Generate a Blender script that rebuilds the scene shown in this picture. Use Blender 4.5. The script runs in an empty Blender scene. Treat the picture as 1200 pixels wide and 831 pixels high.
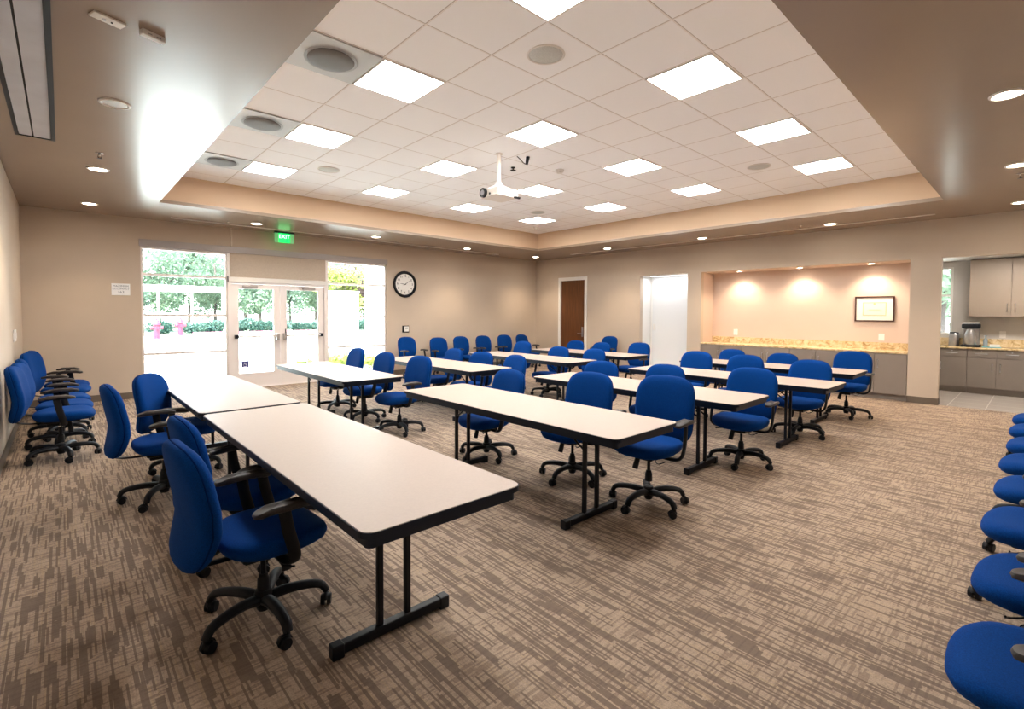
import bpy, bmesh, math, random
from mathutils import Vector, Matrix
PI = math.pi
R = math.radians
sc = bpy.context.scene
C = sc.collection
random.seed(7)

# ------------------------------------------------------------------ camera, world, sun, exposure
EYE = 1.51
cam = bpy.data.objects.new('camera', bpy.data.cameras.new('camera'))
C.objects.link(cam)
cam.data.sensor_width = 36.0
cam.data.lens = 17.187
cam.data.shift_y = -0.0251
cam.data.clip_start = 0.05
cam.data.clip_end = 400
yaw, pitch, roll = R(47.375), R(-1.835), R(0.291)
fw = Vector((math.cos(yaw)*math.cos(pitch), math.sin(yaw)*math.cos(pitch), math.sin(pitch)))
rt = Vector((math.sin(yaw), -math.cos(yaw), 0)); up = rt.cross(fw)
rt, up = rt*math.cos(roll)+up*math.sin(roll), -rt*math.sin(roll)+up*math.cos(roll)
M = Matrix((rt, up, -fw)).transposed().to_4x4(); M.translation = (0, 0, EYE)
cam.matrix_world = M
sc.camera = cam
sc.view_settings.view_transform = 'Standard'
sc.view_settings.look = 'None'
sc.view_settings.gamma = 1.0
sc.view_settings.use_curve_mapping = False
sc.view_settings.exposure = 2.12
sc.cycles.max_bounces = 8
sc.cycles.diffuse_bounces = 5
sc.cycles.glossy_bounces = 3
sc.cycles.transparent_max_bounces = 12
sc.cycles.sample_clamp_indirect = 6.0
sc.cycles.use_denoising = True

PANEL = 8.6      # fluorescent panel radiance
SPOT = 26.0      # downlight watts
world = bpy.data.worlds.new('world'); sc.world = world
world.use_nodes = True
wn = world.node_tree.nodes; wl = world.node_tree.links
bg = wn['Background']
tcw = wn.new('ShaderNodeTexCoord'); sepw = wn.new('ShaderNodeSeparateXYZ'); crw = wn.new('ShaderNodeValToRGB')
wl.new(tcw.outputs['Generated'], sepw.inputs[0]); wl.new(sepw.outputs['Z'], crw.inputs[0])
crw.color_ramp.elements[0].position = 0.0; crw.color_ramp.elements[0].color = (0.95, 0.97, 1.0, 1)
crw.color_ramp.elements[1].position = 0.7; crw.color_ramp.elements[1].color = (0.66, 0.78, 1.0, 1)
wl.new(crw.outputs[0], bg.inputs['Color'])
bg.inputs['Strength'].default_value = 3.0
sun = bpy.data.objects.new('sun', bpy.data.lights.new('sun', 'SUN')); C.objects.link(sun)
sun.data.energy = 10.5; sun.data.color = (1.0, 0.96, 0.86); sun.data.angle = R(0.6)
sun.rotation_euler = (R(38), 0, R(-35))

# ------------------------------------------------------------------ materials
def mat(name, col, rough=0.6, metal=0.0, spec=0.5, emis=None, estr=0.0, coat=0.0):
    m = bpy.data.materials.new(name); m.use_nodes = True
    b = m.node_tree.nodes['Principled BSDF']
    b.inputs['Base Color'].default_value = (*col, 1)
    b.inputs['Roughness'].default_value = rough
    b.inputs['Metallic'].default_value = metal
    b.inputs['Specular IOR Level'].default_value = spec
    if coat: b.inputs['Coat Weight'].default_value = coat
    if emis:
        b.inputs['Emission Color'].default_value = (*emis, 1); b.inputs['Emission Strength'].default_value = estr
    return m
def nodes(m): return m.node_tree.nodes, m.node_tree.links, m.node_tree.nodes['Principled BSDF']
def noisy(m, col, var, scale, bump=0.0, bscale=None, detail=3):
    """procedural colour variation plus optional fine bump"""
    n, l, b = nodes(m)
    tc = n.new('ShaderNodeTexCoord'); nz = n.new('ShaderNodeTexNoise'); nz.inputs['Scale'].default_value = scale
    nz.inputs['Detail'].default_value = detail
    l.new(tc.outputs['Object'], nz.inputs['Vector'])
    r = n.new('ShaderNodeValToRGB'); l.new(nz.outputs['Fac'], r.inputs[0])
    r.color_ramp.elements[0].position = 0.3; r.color_ramp.elements[1].position = 0.7
    r.color_ramp.elements[0].color = (*[c*(1-var) for c in col], 1); r.color_ramp.elements[1].color = (*[min(1, c*(1+var)) for c in col], 1)
    l.new(r.outputs[0], b.inputs['Base Color'])
    if bump:
        n2 = n.new('ShaderNodeTexNoise'); n2.inputs['Scale'].default_value = bscale or scale*10
        l.new(tc.outputs['Object'], n2.inputs['Vector'])
        bp = n.new('ShaderNodeBump'); bp.inputs['Strength'].default_value = bump; bp.inputs['Distance'].default_value = 0.002
        l.new(n2.outputs['Fac'], bp.inputs['Height']); l.new(bp.outputs[0], b.inputs['Normal'])
    return m
WALLC = (0.54, 0.45, 0.36)
m_wall = noisy(mat('wall_paint', WALLC, 0.75, spec=0.3), WALLC, 0.015, 3, 0.15, 160)
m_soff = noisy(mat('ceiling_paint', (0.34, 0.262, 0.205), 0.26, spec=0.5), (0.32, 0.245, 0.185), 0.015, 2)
m_tray = noisy(mat('tray_paint_lit', (0.64, 0.47, 0.32), 0.7), (0.64, 0.47, 0.32), 0.015, 2)  # same paint as the walls; glow of the panels put into the tan
m_white = mat('white_paint', (0.78, 0.76, 0.73), 0.5)
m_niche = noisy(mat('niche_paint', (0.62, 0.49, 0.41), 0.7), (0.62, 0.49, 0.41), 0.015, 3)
m_blackm = mat('black_metal', (0.004, 0.005, 0.009), 0.4, spec=0.25)
m_blackp = noisy(mat('black_plastic', (0.005, 0.006, 0.009), 0.5, spec=0.25), (0.005, 0.006, 0.009), 0.15, 30)
m_armpad = mat('arm_pad_rubber', (0.03, 0.024, 0.022), 0.5)
m_chrome = mat('chrome', (0.7, 0.7, 0.7), 0.2, 1.0)
m_steel = noisy(mat('brushed_steel', (0.55, 0.55, 0.56), 0.3, 1.0), (0.55, 0.55, 0.56), 0.12, 14)
m_alu = mat('aluminium_frame', (0.80, 0.75, 0.73), 0.4, 0.3)
m_aludark = mat('grey_aluminium', (0.36, 0.33, 0.32), 0.45, 0.3)
m_base = noisy(mat('baseboard_rubber', (0.14, 0.11, 0.085), 0.5), (0.14, 0.11, 0.085), 0.05, 6)
m_gray = mat('grey_metal', (0.35, 0.36, 0.36), 0.5)
m_dark = mat('dark_gap', (0.01, 0.01, 0.01), 0.8)
m_fabric = mat('blue_fabric', (0.0, 0.06, 0.32), 0.9, spec=0.1)
def fabric(m, c1, c2):
    n, l, b = nodes(m)
    tc = n.new('ShaderNodeTexCoord')
    nz = n.new('ShaderNodeTexNoise'); nz.inputs['Scale'].default_value = 260; nz.inputs['Detail'].default_value = 2
    l.new(tc.outputs['Object'], nz.inputs['Vector'])
    r = n.new('ShaderNodeValToRGB'); l.new(nz.outputs['Fac'], r.inputs[0])
    r.color_ramp.elements[0].position = 0.35; r.color_ramp.elements[1].position = 0.65
    r.color_ramp.elements[0].color = (*c1, 1); r.color_ramp.elements[1].color = (*c2, 1)
    l.new(r.outputs[0], b.inputs['Base Color'])
    bp = n.new('ShaderNodeBump'); bp.inputs['Strength'].default_value = 0.2; bp.inputs['Distance'].default_value = 0.001
    l.new(nz.outputs['Fac'], bp.inputs['Height']); l.new(bp.outputs[0], b.inputs['Normal'])
    b.inputs['Sheen Weight'].default_value = 0.04
    b.inputs['Sheen Tint'].default_value = (0.1, 0.35, 1.0, 1)
fabric(m_fabric, (0.0, 0.028, 0.15), (0.0, 0.044, 0.225))
m_seam = mat('dark_blue_piping', (0.0, 0.018, 0.10), 0.95, spec=0.05)
m_lam = noisy(mat('cream_laminate', (0.47, 0.375, 0.315), 0.42, spec=0.4), (0.47, 0.375, 0.315), 0.03, 90)
m_cab = noisy(mat('grey_brown_cabinet', (0.24, 0.20, 0.17), 0.45), (0.24, 0.20, 0.17), 0.04, 4)
m_cabup = noisy(mat('tan_cabinet', (0.26, 0.20, 0.15), 0.45), (0.26, 0.20, 0.15), 0.03, 3)
m_glass = bpy.data.materials.new('window_glass'); m_glass.use_nodes = True
n, l = m_glass.node_tree.nodes, m_glass.node_tree.links
n.remove(n['Principled BSDF'])
tr = n.new('ShaderNodeBsdfTransparent'); gl = n.new('ShaderNodeBsdfGlossy'); gl.inputs['Roughness'].default_value = 0.02
tr.inputs['Color'].default_value = (0.93, 0.98, 0.97, 1)
fr = n.new('ShaderNodeFresnel'); fr.inputs['IOR'].default_value = 1.45
mx = n.new('ShaderNodeMixShader'); l.new(fr.outputs[0], mx.inputs[0]); l.new(tr.outputs[0], mx.inputs[1]); l.new(gl.outputs[0], mx.inputs[2])
l.new(mx.outputs[0], n['Material Output'].inputs['Surface'])
m_panel = mat('light_diffuser', (0.9, 0.9, 0.85), 0.5, emis=(1.0, 0.972, 0.93), estr=PANEL)
m_lens = mat('downlight_lens', (0.9, 0.9, 0.85), 0.5, emis=(1.0, 0.86, 0.68), estr=14)
m_lens_off = mat('unlit_reflector', (0.62, 0.64, 0.65), 0.25, 0.6)
m_trimring = mat('white_trim_ring', (0.75, 0.7, 0.66), 0.4)
m_speaker = noisy(mat('speaker_grille', (0.58, 0.60, 0.58), 0.7), (0.58, 0.60, 0.58), 0.1, 120)

def math_node(n, op, a, b=None, c=None):
    k = n.new('ShaderNodeMath'); k.operation = op
    return k
class G:
    """tiny node-graph helper"""
    def __init__(s, m): s.n, s.l, s.b = nodes(m)
    def v(s, op, *a):
        k = s.n.new('ShaderNodeMath'); k.operation = op
        for i, x in enumerate(a):
            if isinstance(x, (int, float)): k.inputs[i].default_value = x
            else: s.l.new(x, k.inputs[i])
        return k.outputs[0]
    def sep(s, kind='Object'):
        t = s.n.new('ShaderNodeTexCoord'); p = s.n.new('ShaderNodeSeparateXYZ'); s.l.new(t.outputs[kind], p.inputs[0])
        return t.outputs[kind], p.outputs[0], p.outputs[1], p.outputs[2]
    def white(s, x, y, w=0.0):
        c = s.n.new('ShaderNodeCombineXYZ'); s.l.new(x, c.inputs[0]); s.l.new(y, c.inputs[1]); c.inputs[2].default_value = w
        k = s.n.new('ShaderNodeTexWhiteNoise'); k.noise_dimensions = '3D'; s.l.new(c.outputs[0], k.inputs['Vector'])
        return k.outputs['Value']
    def mix(s, f, a, b):
        k = s.n.new('ShaderNodeMix'); k.data_type = 'RGBA'
        if isinstance(f, (int, float)): k.inputs[0].default_value = f
        else: s.l.new(f, k.inputs[0])
        for i, x in ((6, a), (7, b)):
            if isinstance(x, tuple): k.inputs[i].default_value = (*x, 1)
            else: s.l.new(x, k.inputs[i])
        return k.outputs[2]
# carpet: short strokes along the room, finer cross strokes
m_carpet = mat('striped_carpet', (0.3, 0.22, 0.17), 0.95, spec=0.1)
g = G(m_carpet); vec, X, Y, Z = g.sep()
def strokes(a, b, w, L, prob, seed):
    col = g.v('FLOOR', g.v('DIVIDE', a, w))
    off = g.white(col, col, seed)
    seg = g.v('FLOOR', g.v('ADD', g.v('DIVIDE', b, L), g.v('MULTIPLY', off, 7.0)))
    return g.v('LESS_THAN', g.white(col, seg, seed+3.3), prob)
s1 = strokes(X, Y, 0.009, 0.17, 0.27, 1.0)
s2 = strokes(X, Y, 0.030, 0.16, 0.09, 2.0)
s3 = strokes(X, Y, 0.014, 0.36, 0.10, 5.0)
s4 = strokes(Y, X, 0.009, 0.11, 0.30, 8.0)
s5 = strokes(X, Y, 0.006, 0.30, 0.12, 11.0)
fine = g.white(g.v('FLOOR', g.v('DIVIDE', X, 0.0035)), g.v('FLOOR', g.v('DIVIDE', Y, 0.0035)), 4.0)
s6 = strokes(Y, X, 0.0065, 0.05, 0.40, 14.0)
s7 = strokes(X, Y, 0.0055, 0.06, 0.40, 17.0)
dark = g.v('MAXIMUM', g.v('MAXIMUM', s1, s2), s3)
light = (0.47, 0.36, 0.27); brown = (0.155, 0.112, 0.09)
c = g.mix(g.v('MULTIPLY', s5, 0.5), light, (0.50, 0.37, 0.23))
c = g.mix(g.v('MULTIPLY', g.v('ADD', s6, s7), 0.17), c, (0.17, 0.13, 0.11))
c = g.mix(g.v('MULTIPLY', s4, 0.45), c, brown)
c = g.mix(g.v('MULTIPLY', dark, 0.78), c, brown)
c = g.mix(g.v('MULTIPLY', fine, 0.38), c, (0.14, 0.11, 0.09))
g.l.new(c, g.b.inputs['Base Color'])
# ceiling tiles with T-bar lines
GX, GY, T = 1.934, 3.020, 0.6096
m_tile = mat('ceiling_tile', (0.90, 0.84, 0.80), 0.85, spec=0.2)
g = G(m_tile); vec, X, Y, Z = g.sep()
def lines(a, o, w):
    f = g.v('FRACT', g.v('ADD', g.v('DIVIDE', g.v('SUBTRACT', a, o), T), 20.5))
    return g.v('LESS_THAN', g.v('ABSOLUTE', g.v('SUBTRACT', f, 0.5)), w/2/T)
bar = g.v('MAXIMUM', lines(X, GX, 0.017), lines(Y, GY, 0.017))
bar2 = g.v('MAXIMUM', lines(X, GX+0.003, 0.010), lines(Y, GY+0.003, 0.010))
nz = g.n.new('ShaderNodeTexNoise'); nz.inputs['Scale'].default_value = 140; g.l.new(vec, nz.inputs['Vector'])
c = g.mix(g.v('MULTIPLY', nz.outputs['Fac'], 0.12), (0.96, 0.97, 0.99), (0.90, 0.91, 0.93))
c = g.mix(bar, c, (0.52, 0.48, 0.46)); c = g.mix(bar2, c, (0.88, 0.85, 0.83))
g.l.new(c, g.b.inputs['Base Color'])
# kitchen floor tile
m_ktile = mat('grey_floor_tile', (0.3, 0.27, 0.25), 0.25)
g = G(m_ktile); vec, X, Y, Z = g.sep()
def jl(a, o, s, w):
    f = g.v('FRACT', g.v('ADD', g.v('DIVIDE', g.v('SUBTRACT', a, o), s), 40.5))
    return g.v('LESS_THAN', g.v('ABSOLUTE', g.v('SUBTRACT', f, 0.5)), w/2/s)
j = g.v('MAXIMUM', jl(X, 11.0, 0.46, 0.012), jl(Y, 1.05, 0.46, 0.012))
g.l.new(g.mix(j, (0.38, 0.335, 0.30), (0.55, 0.49, 0.44)), g.b.inputs['Base Color'])
# granite
m_gran = mat('gold_granite', (0.6, 0.4, 0.2), 0.18)
g = G(m_gran); vec, X, Y, Z = g.sep()
nz = g.n.new('ShaderNodeTexNoise'); nz.inputs['Scale'].default_value = 9; nz.inputs['Detail'].default_value = 9; nz.inputs['Distortion'].default_value = 1.5
g.l.new(vec, nz.inputs['Vector'])
r_ = g.n.new('ShaderNodeValToRGB'); g.l.new(nz.outputs['Fac'], r_.inputs[0])
r_.color_ramp.elements[0].position = 0.32; r_.color_ramp.elements[0].color = (0.36, 0.23, 0.10, 1)
r_.color_ramp.elements[1].position = 0.62; r_.color_ramp.elements[1].color = (0.74, 0.60, 0.38, 1)
e_ = r_.color_ramp.elements.new(0.46); e_.color = (0.62, 0.46, 0.25, 1)
g.l.new(r_.outputs[0], g.b.inputs['Base Color'])
# wood
m_wood = mat('brown_wood_veneer', (0.13, 0.045, 0.012), 0.4)
g = G(m_wood); vec, X, Y, Z = g.sep()
mp = g.n.new('ShaderNodeMapping'); mp.inputs['Scale'].default_value = (14, 14, 0.7); g.l.new(vec, mp.inputs[0])
nz = g.n.new('ShaderNodeTexNoise'); nz.inputs['Scale'].default_value = 3; nz.inputs['Detail'].default_value = 6; g.l.new(mp.outputs[0], nz.inputs['Vector'])
r_ = g.n.new('ShaderNodeValToRGB'); g.l.new(nz.outputs['Fac'], r_.inputs[0])
r_.color_ramp.elements[0].position = 0.3; r_.color_ramp.elements[0].color = (0.085, 0.026, 0.005, 1)
r_.color_ramp.elements[1].position = 0.7; r_.color_ramp.elements[1].color = (0.15, 0.052, 0.012, 1)
g.l.new(r_.outputs[0], g.b.inputs['Base Color'])

# ------------------------------------------------------------------ mesh helpers
def obj(name, bm, m, parent=None, smooth=False, loc=None):
    bmesh.ops.recalc_face_normals(bm, faces=bm.faces)
    me = bpy.data.meshes.new(name); bm.to_mesh(me); bm.free()
    if m: me.materials.append(m)
    if smooth:
        for p in me.polygons: p.use_smooth = True
        try: me.set_sharp_from_angle(angle=R(40))
        except Exception: pass
    o = bpy.data.objects.new(name, me); C.objects.link(o)
    if parent: o.parent = parent
    if loc: o.location = loc
    return o
def tag(o, label=None, cat=None, group=None, kind=None):
    if label: o['label'] = label
    if cat: o['category'] = cat
    if group: o['group'] = group
    if kind: o['kind'] = kind
    return o
def thing(name, label, cat, loc=(0, 0, 0), rz=0.0, group=None, kind=None):
    o = bpy.data.objects.new(name, None); C.objects.link(o); o.empty_display_size = 0.1
    o.location = loc; o.rotation_euler = (0, 0, rz)
    return tag(o, label, cat, group, kind)
def box(bm, x0, x1, y0, y1, z0, z1, bev=0.0):
    v = [bm.verts.new((x, y, z)) for z in (z0, z1) for y in (y0, y1) for x in (x0, x1)]
    fs = [bm.faces.new([v[i] for i in f]) for f in ((0, 2, 3, 1), (4, 5, 7, 6), (0, 1, 5, 4), (2, 6, 7, 3), (0, 4, 6, 2), (1, 3, 7, 5))]
    if bev > 0:
        es = list({e for f in fs for e in f.edges})
        bmesh.ops.bevel(bm, geom=es, offset=bev, segments=2, affect='EDGES', profile=0.5)
    return bm
def B(*a, bev=0.0):
    bm = bmesh.new()
    if isinstance(a[0], (tuple, list)):
        for q in a: box(bm, *q, bev=bev)
    else: box(bm, *a, bev=bev)
    return bm
def loft(bm, rings, cap=True, closed=True):
    vs = [[bm.verts.new(p) for p in r] for r in rings]
    n = len(vs[0])
    for a, b in zip(vs, vs[1:]):
        for i in range(n if closed else n-1):
            j = (i+1) % n
            bm.faces.new((a[i], a[j], b[j], b[i]))
    if cap:
        bm.faces.new(vs[0][::-1]); bm.faces.new(vs[-1])
    return bm
def cyl(bm, p0, p1, r0, r1=None, n=16, cap=True):
    p0, p1 = Vector(p0), Vector(p1); r1 = r0 if r1 is None else r1
    d = (p1-p0).normalized(); a = d.orthogonal().normalized(); b = d.cross(a)
    rings = [[p + (a*math.cos(2*PI*i/n)+b*math.sin(2*PI*i/n))*r for i in range(n)] for p, r in ((p0, r0), (p1, r1))]
    return loft(bm, rings, cap)
def lathe(bm, prof, cx=0, cy=0, n=32, cap=True):
    return loft(bm, [[(cx+r*math.cos(2*PI*i/n), cy+r*math.sin(2*PI*i/n), z) for i in range(n)] for r, z in prof], cap)
def sweep(bm, pts, radii, n=10, wide=None, ratio=1.0, closed=False):
    """tube through pts; wide: axis along which the section is stretched by ratio"""
    pts = [Vector(p) for p in pts]; rings = []
    for i, p in enumerate(pts):
        if closed: d = pts[(i+1) % len(pts)]-pts[i-1]
        else: d = pts[min(i+1, len(pts)-1)]-pts[max(i-1, 0)]
        d.normalize()
        a = (Vector(wide) - d*d.dot(Vector(wide))).normalized() if wide else (Vector((0, 0, 1)) - d*d.z)
        if a.length < 1e-3: a = d.orthogonal()
        a.normalize(); b = d.cross(a)
        r = radii[i] if isinstance(radii, (list, tuple)) else radii
        rings.append([p+(a*math.cos(2*PI*k/n)*ratio+b*math.sin(2*PI*k/n))*r for k in range(n)])
    if closed: rings.append(rings[0])
    loft(bm, rings, cap=not closed)
    if closed: bmesh.ops.remove_doubles(bm, verts=bm.verts, dist=1e-6)
    return bm
def smoothpath(pts, k=4):
    pts = [Vector(p) for p in pts]; out = []
    P = [pts[0]*2-pts[1]]+pts+[pts[-1]*2-pts[-2]]
    for i in range(1, len(P)-2):
        for j in range(k):
            t = j/k
            out.append(0.5*((2*P[i])+(P[i+1]-P[i-1])*t+(2*P[i-1]-5*P[i]+4*P[i+1]-P[i+2])*t*t+(3*P[i]-P[i-1]-3*P[i+1]+P[i+2])*t**3))
    out.append(pts[-1]); return out
def superell(a, b, p=3.0, n=40):
    o = []
    for i in range(n):
        t = 2*PI*i/n; c, s = math.cos(t), math.sin(t)
        o.append((a*math.copysign(abs(c)**(2/p), c), b*math.copysign(abs(s)**(2/p), s)))
    return o
def roundrect(x0, x1, y0, y1, r, k=6):
    o = []
    for cx, cy, a in ((x1-r, y1-r, 0), (x0+r, y1-r, 90), (x0+r, y0+r, 180), (x1-r, y0+r, 270)):
        for i in range(k+1):
            t = R(a+90*i/k); o.append((cx+r*math.cos(t), cy+r*math.sin(t)))
    return o
def slab(bm, pts, z0, z1, ch=0.0):
    rings = [[(x, y, z0) for x, y in pts], [(x, y, z1-ch) for x, y in pts]]
    if ch:
        cx = sum(p[0] for p in pts)/len(pts); cy = sum(p[1] for p in pts)/len(pts)
        rings.append([(x+(cx-x)/max(abs(cx-x), 1e-6)*ch if abs(cx-x) > ch*3 else x, y+(cy-y)/max(abs(cy-y), 1e-6)*ch if abs(cy-y) > ch*3 else y, z1) for x, y in pts])
    return loft(bm, rings)
def copy_tree(o, parent=None):
    c = o.copy(); C.objects.link(c)
    if parent: c.parent = parent
    for ch in o.children: copy_tree(ch, c)
    return c
def text(name, body, size, m, parent, loc, rot, ext=0.001, align='CENTER'):
    cu = bpy.data.curves.new(name, 'FONT'); cu.body = body; cu.size = size; cu.extrude = ext
    cu.align_x = align; cu.align_y = 'CENTER'
    t = bpy.data.objects.new(name, cu); C.objects.link(t)
    dg = bpy.context.evaluated_depsgraph_get()
    me = bpy.data.meshes.new_from_object(t.evaluated_get(dg)); bpy.data.objects.remove(t)
    me.materials.clear(); me.materials.append(m)
    o = bpy.data.objects.new(name, me); C.objects.link(o); o.location = loc; o.rotation_euler = rot
    if parent: o.parent = parent
    return o
def struct(name, bm, m, label=None, parent=None, smooth=False):
    o = obj(name, bm, m, parent, smooth)
    if not parent: o['kind'] = 'structure'
    if label: o['label'] = label
    return o

# ------------------------------------------------------------------ room shell
XW, XE, YN, YS = -0.455, 10.807, 10.651, -0.62
ZS, ZC = 3.118, 3.553
TX0, TX1, TY0, TY1 = 1.084, 9.077, 0.987, 8.89
NT, ET = 0.20, 0.13
struct('floor', B(XW, XE+ET, YS, YN+NT, -0.12, 0.0), m_carpet, 'brown and beige striped carpet floor')
struct('wall_left', B(XW-0.2, XW, YS-0.2, YN+NT, -0.12, ZS+0.1), m_wall, 'plain beige wall on the left')
struct('wall_south', B(XW, XE+ET, YS-0.2, YS, -0.12, ZS+0.1), m_wall, 'plain beige wall behind the right chairs')
WX0, WX1, WZ = 1.02, 5.715, 2.755
struct('wall_back', B((XW, WX0, YN, YN+NT, -0.12, ZS+0.1), (WX1, XE+ET, YN, YN+NT, -0.12, ZS+0.1), (WX0, WX1, YN, YN+NT, WZ, ZS+0.1)), m_wall, 'beige wall with the window front and the clock')
# right wall with the wood door, alcove, niche and kitchen openings
DY0, DY1, DZ = 8.72, 9.64, 2.48
AY0, AY1 = 5.67, 6.95
NY0, NY1, OZ = 1.58, 5.34, 2.47
KY0, KY1 = -0.35, 1.17
struct('wall_right', B((XE, XE+ET, DY1, YN, -0.12, ZS+0.1), (XE, XE+ET, DY0, DY1, DZ, ZS+0.1), (XE, XE+ET, AY1, DY0, -0.12, ZS+0.1),
    (XE, XE+ET, AY0, AY1, OZ, ZS+0.1), (XE, XE+ET, NY1, AY0, -0.12, ZS+0.1), (XE, XE+ET, NY0, NY1, OZ, ZS+0.1), (XE, XE+ET, KY1, NY0, -0.12, ZS+0.1),
    (XE, XE+ET, KY0, KY1, OZ, ZS+0.1), (XE, XE+ET, YS, KY0, -0.12, ZS+0.1)), m_wall, 'beige wall with the wooden door, alcove, niche and kitchen opening')
# ceiling: lower ring, tray faces, tiled field
struct('ceiling', B((XW, TX0, YS, YN, ZS, ZS+0.05), (TX1, XE, YS, YN, ZS, ZS+0.05), (TX0, TX1, YS, TY0, ZS, ZS+0.05), (TX0, TX1, TY1, YN, ZS, ZS+0.05)), m_soff, 'taupe lowered ceiling border around the tray')
struct('ceiling_tray', B((TX0-0.04, TX0, TY0-0.04, TY1+0.04, ZS+0.05, ZC+0.05), (TX1, TX1+0.04, TY0-0.04, TY1+0.04, ZS+0.05, ZC+0.05),
    (TX0, TX1, TY0-0.04, TY0, ZS+0.05, ZC+0.05), (TX0, TX1, TY1, TY1+0.04, ZS+0.05, ZC+0.05)), m_tray, 'upright faces of the ceiling tray, panel light put into their tan colour')
struct('ceiling_grid', B(TX0, TX1, TY0, TY1, ZC, ZC+0.03), m_tile, 'white square ceiling tiles of the raised tray')
# trims
BB = 0.11
def baseboard(name, *bx): struct(name, B(*bx), m_base, 'dark brown baseboard along the %s wall' % name[10:])
baseboard('baseboard_back', (XW, WX0-0.0, YN-0.012, YN, 0, BB), (WX1, XE, YN-0.012, YN, 0, BB))
baseboard('baseboard_left', (XW, XW+0.012, YS, YN-0.012, 0, BB))
baseboard('baseboard_right', (XE-0.012, XE, DY1+0.09, YN-0.012, 0, BB), (XE-0.012, XE, AY1, DY0-0.09, 0, BB), (XE-0.012, XE, NY1, AY0, 0, BB), (XE-0.012, XE, KY1, NY0, 0, BB), (XE, XE+ET, KY1-0.012, KY1, 0, BB), (XE-0.012, XE, YS+0.012, KY0, 0, BB))
baseboard('baseboard_south', (XW+0.012, XE, YS, YS+0.012, 0, BB))

# ------------------------------------------------------------------ window front on the back wall
def bars(*bx): return B(*bx)
FY0, FY1 = YN+0.03, YN+0.11
GYY = YN+0.07
w = thing('window_1', 'tall four-pane window left of the glass doors', None, (0, 0, 0), kind='structure')
def window(w, x0, x1, zt, muns):
    fr = [(x0, x0+0.035, FY0, FY1, 0.0, zt), (x1-0.035, x1, FY0, FY1, 0.0, zt), (x0+0.035, x1-0.035, FY0, FY1, 0.0, 0.06), (x0+0.035, x1-0.035, FY0, FY1, zt-0.04, zt)]
    for z in muns: fr.append((x0+0.035, x1-0.035, FY0+0.01, FY1-0.01, z-0.022, z+0.022))
    obj('window_frame', B(*fr), m_alu, w)
    zs = [0.06]+sorted(muns)+[zt-0.04]
    for a, b in zip(zs, zs[1:]):
        obj('window_pane', B(x0+0.035, x1-0.035, GYY-0.004, GYY+0.004, a+(0.022 if a > 0.1 else 0), b-(0.022 if b < zt-0.05 else 0)), m_glass, w)
window(w, WX0, 2.36, WZ-0.11, [0.75, 1.44, 2.16])
w2 = thing('window_2', 'tall four-pane window right of the glass doors', None, (0, 0, 0), kind='structure')
window(w2, 4.29, WX1, WZ-0.11, [0.73, 1.41, 2.145])
struct('trim_1', B((WX0-0.02, WX1+0.02, YN-0.03, YN+0.12, WZ-0.11, WZ+0.01)), m_aludark, 'grey metal shade pocket across the top of the window front')
struct('trim_2', B((2.36, 2.42, FY0-0.02, FY1+0.02, 0.0, WZ-0.11), (4.23, 4.29, FY0-0.02, FY1+0.02, 0.0, WZ-0.11), (2.42, 4.23, FY0, FY1, 2.06, 2.13), (2.42, 4.23, FY0, FY1, 2.56, WZ-0.11)), m_alu, 'light metal frame around the glass doors')
struct('window_3', B(2.42, 4.23, GYY-0.004, GYY+0.004, 2.13, 2.56), m_glass, 'transom pane above the glass doors')
struct('trim_3', B((WX0, WX1, YN+0.005, YN+0.16, -0.02, 0.012)), m_alu, 'metal threshold under the doors')
sh = thing('roller_shade', 'lowered beige roller shade over the glass doors with a white bottom rail', 'shade', (3.33, YN, 2.1))
m_shade = mat('shade_fabric', (0.50, 0.42, 0.34), 0.8); noisy(m_shade, (0.50, 0.42, 0.34), 0.04, 40)
n, l, b = nodes(m_shade); b.inputs['Transmission Weight'].default_value = 0.0
obj('shade_cloth', B(-0.93, 0.92, -0.012, -0.008, 0.06, 0.545), m_shade, sh)
obj('bottom_rail', B(-0.965, 0.955, -0.03, 0.004, -0.005, 0.085, bev=0.004), m_white, sh)
obj('end_cap', B(-0.975, -0.966, -0.032, 0.006, -0.01, 0.09), m_blackp, sh)
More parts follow.
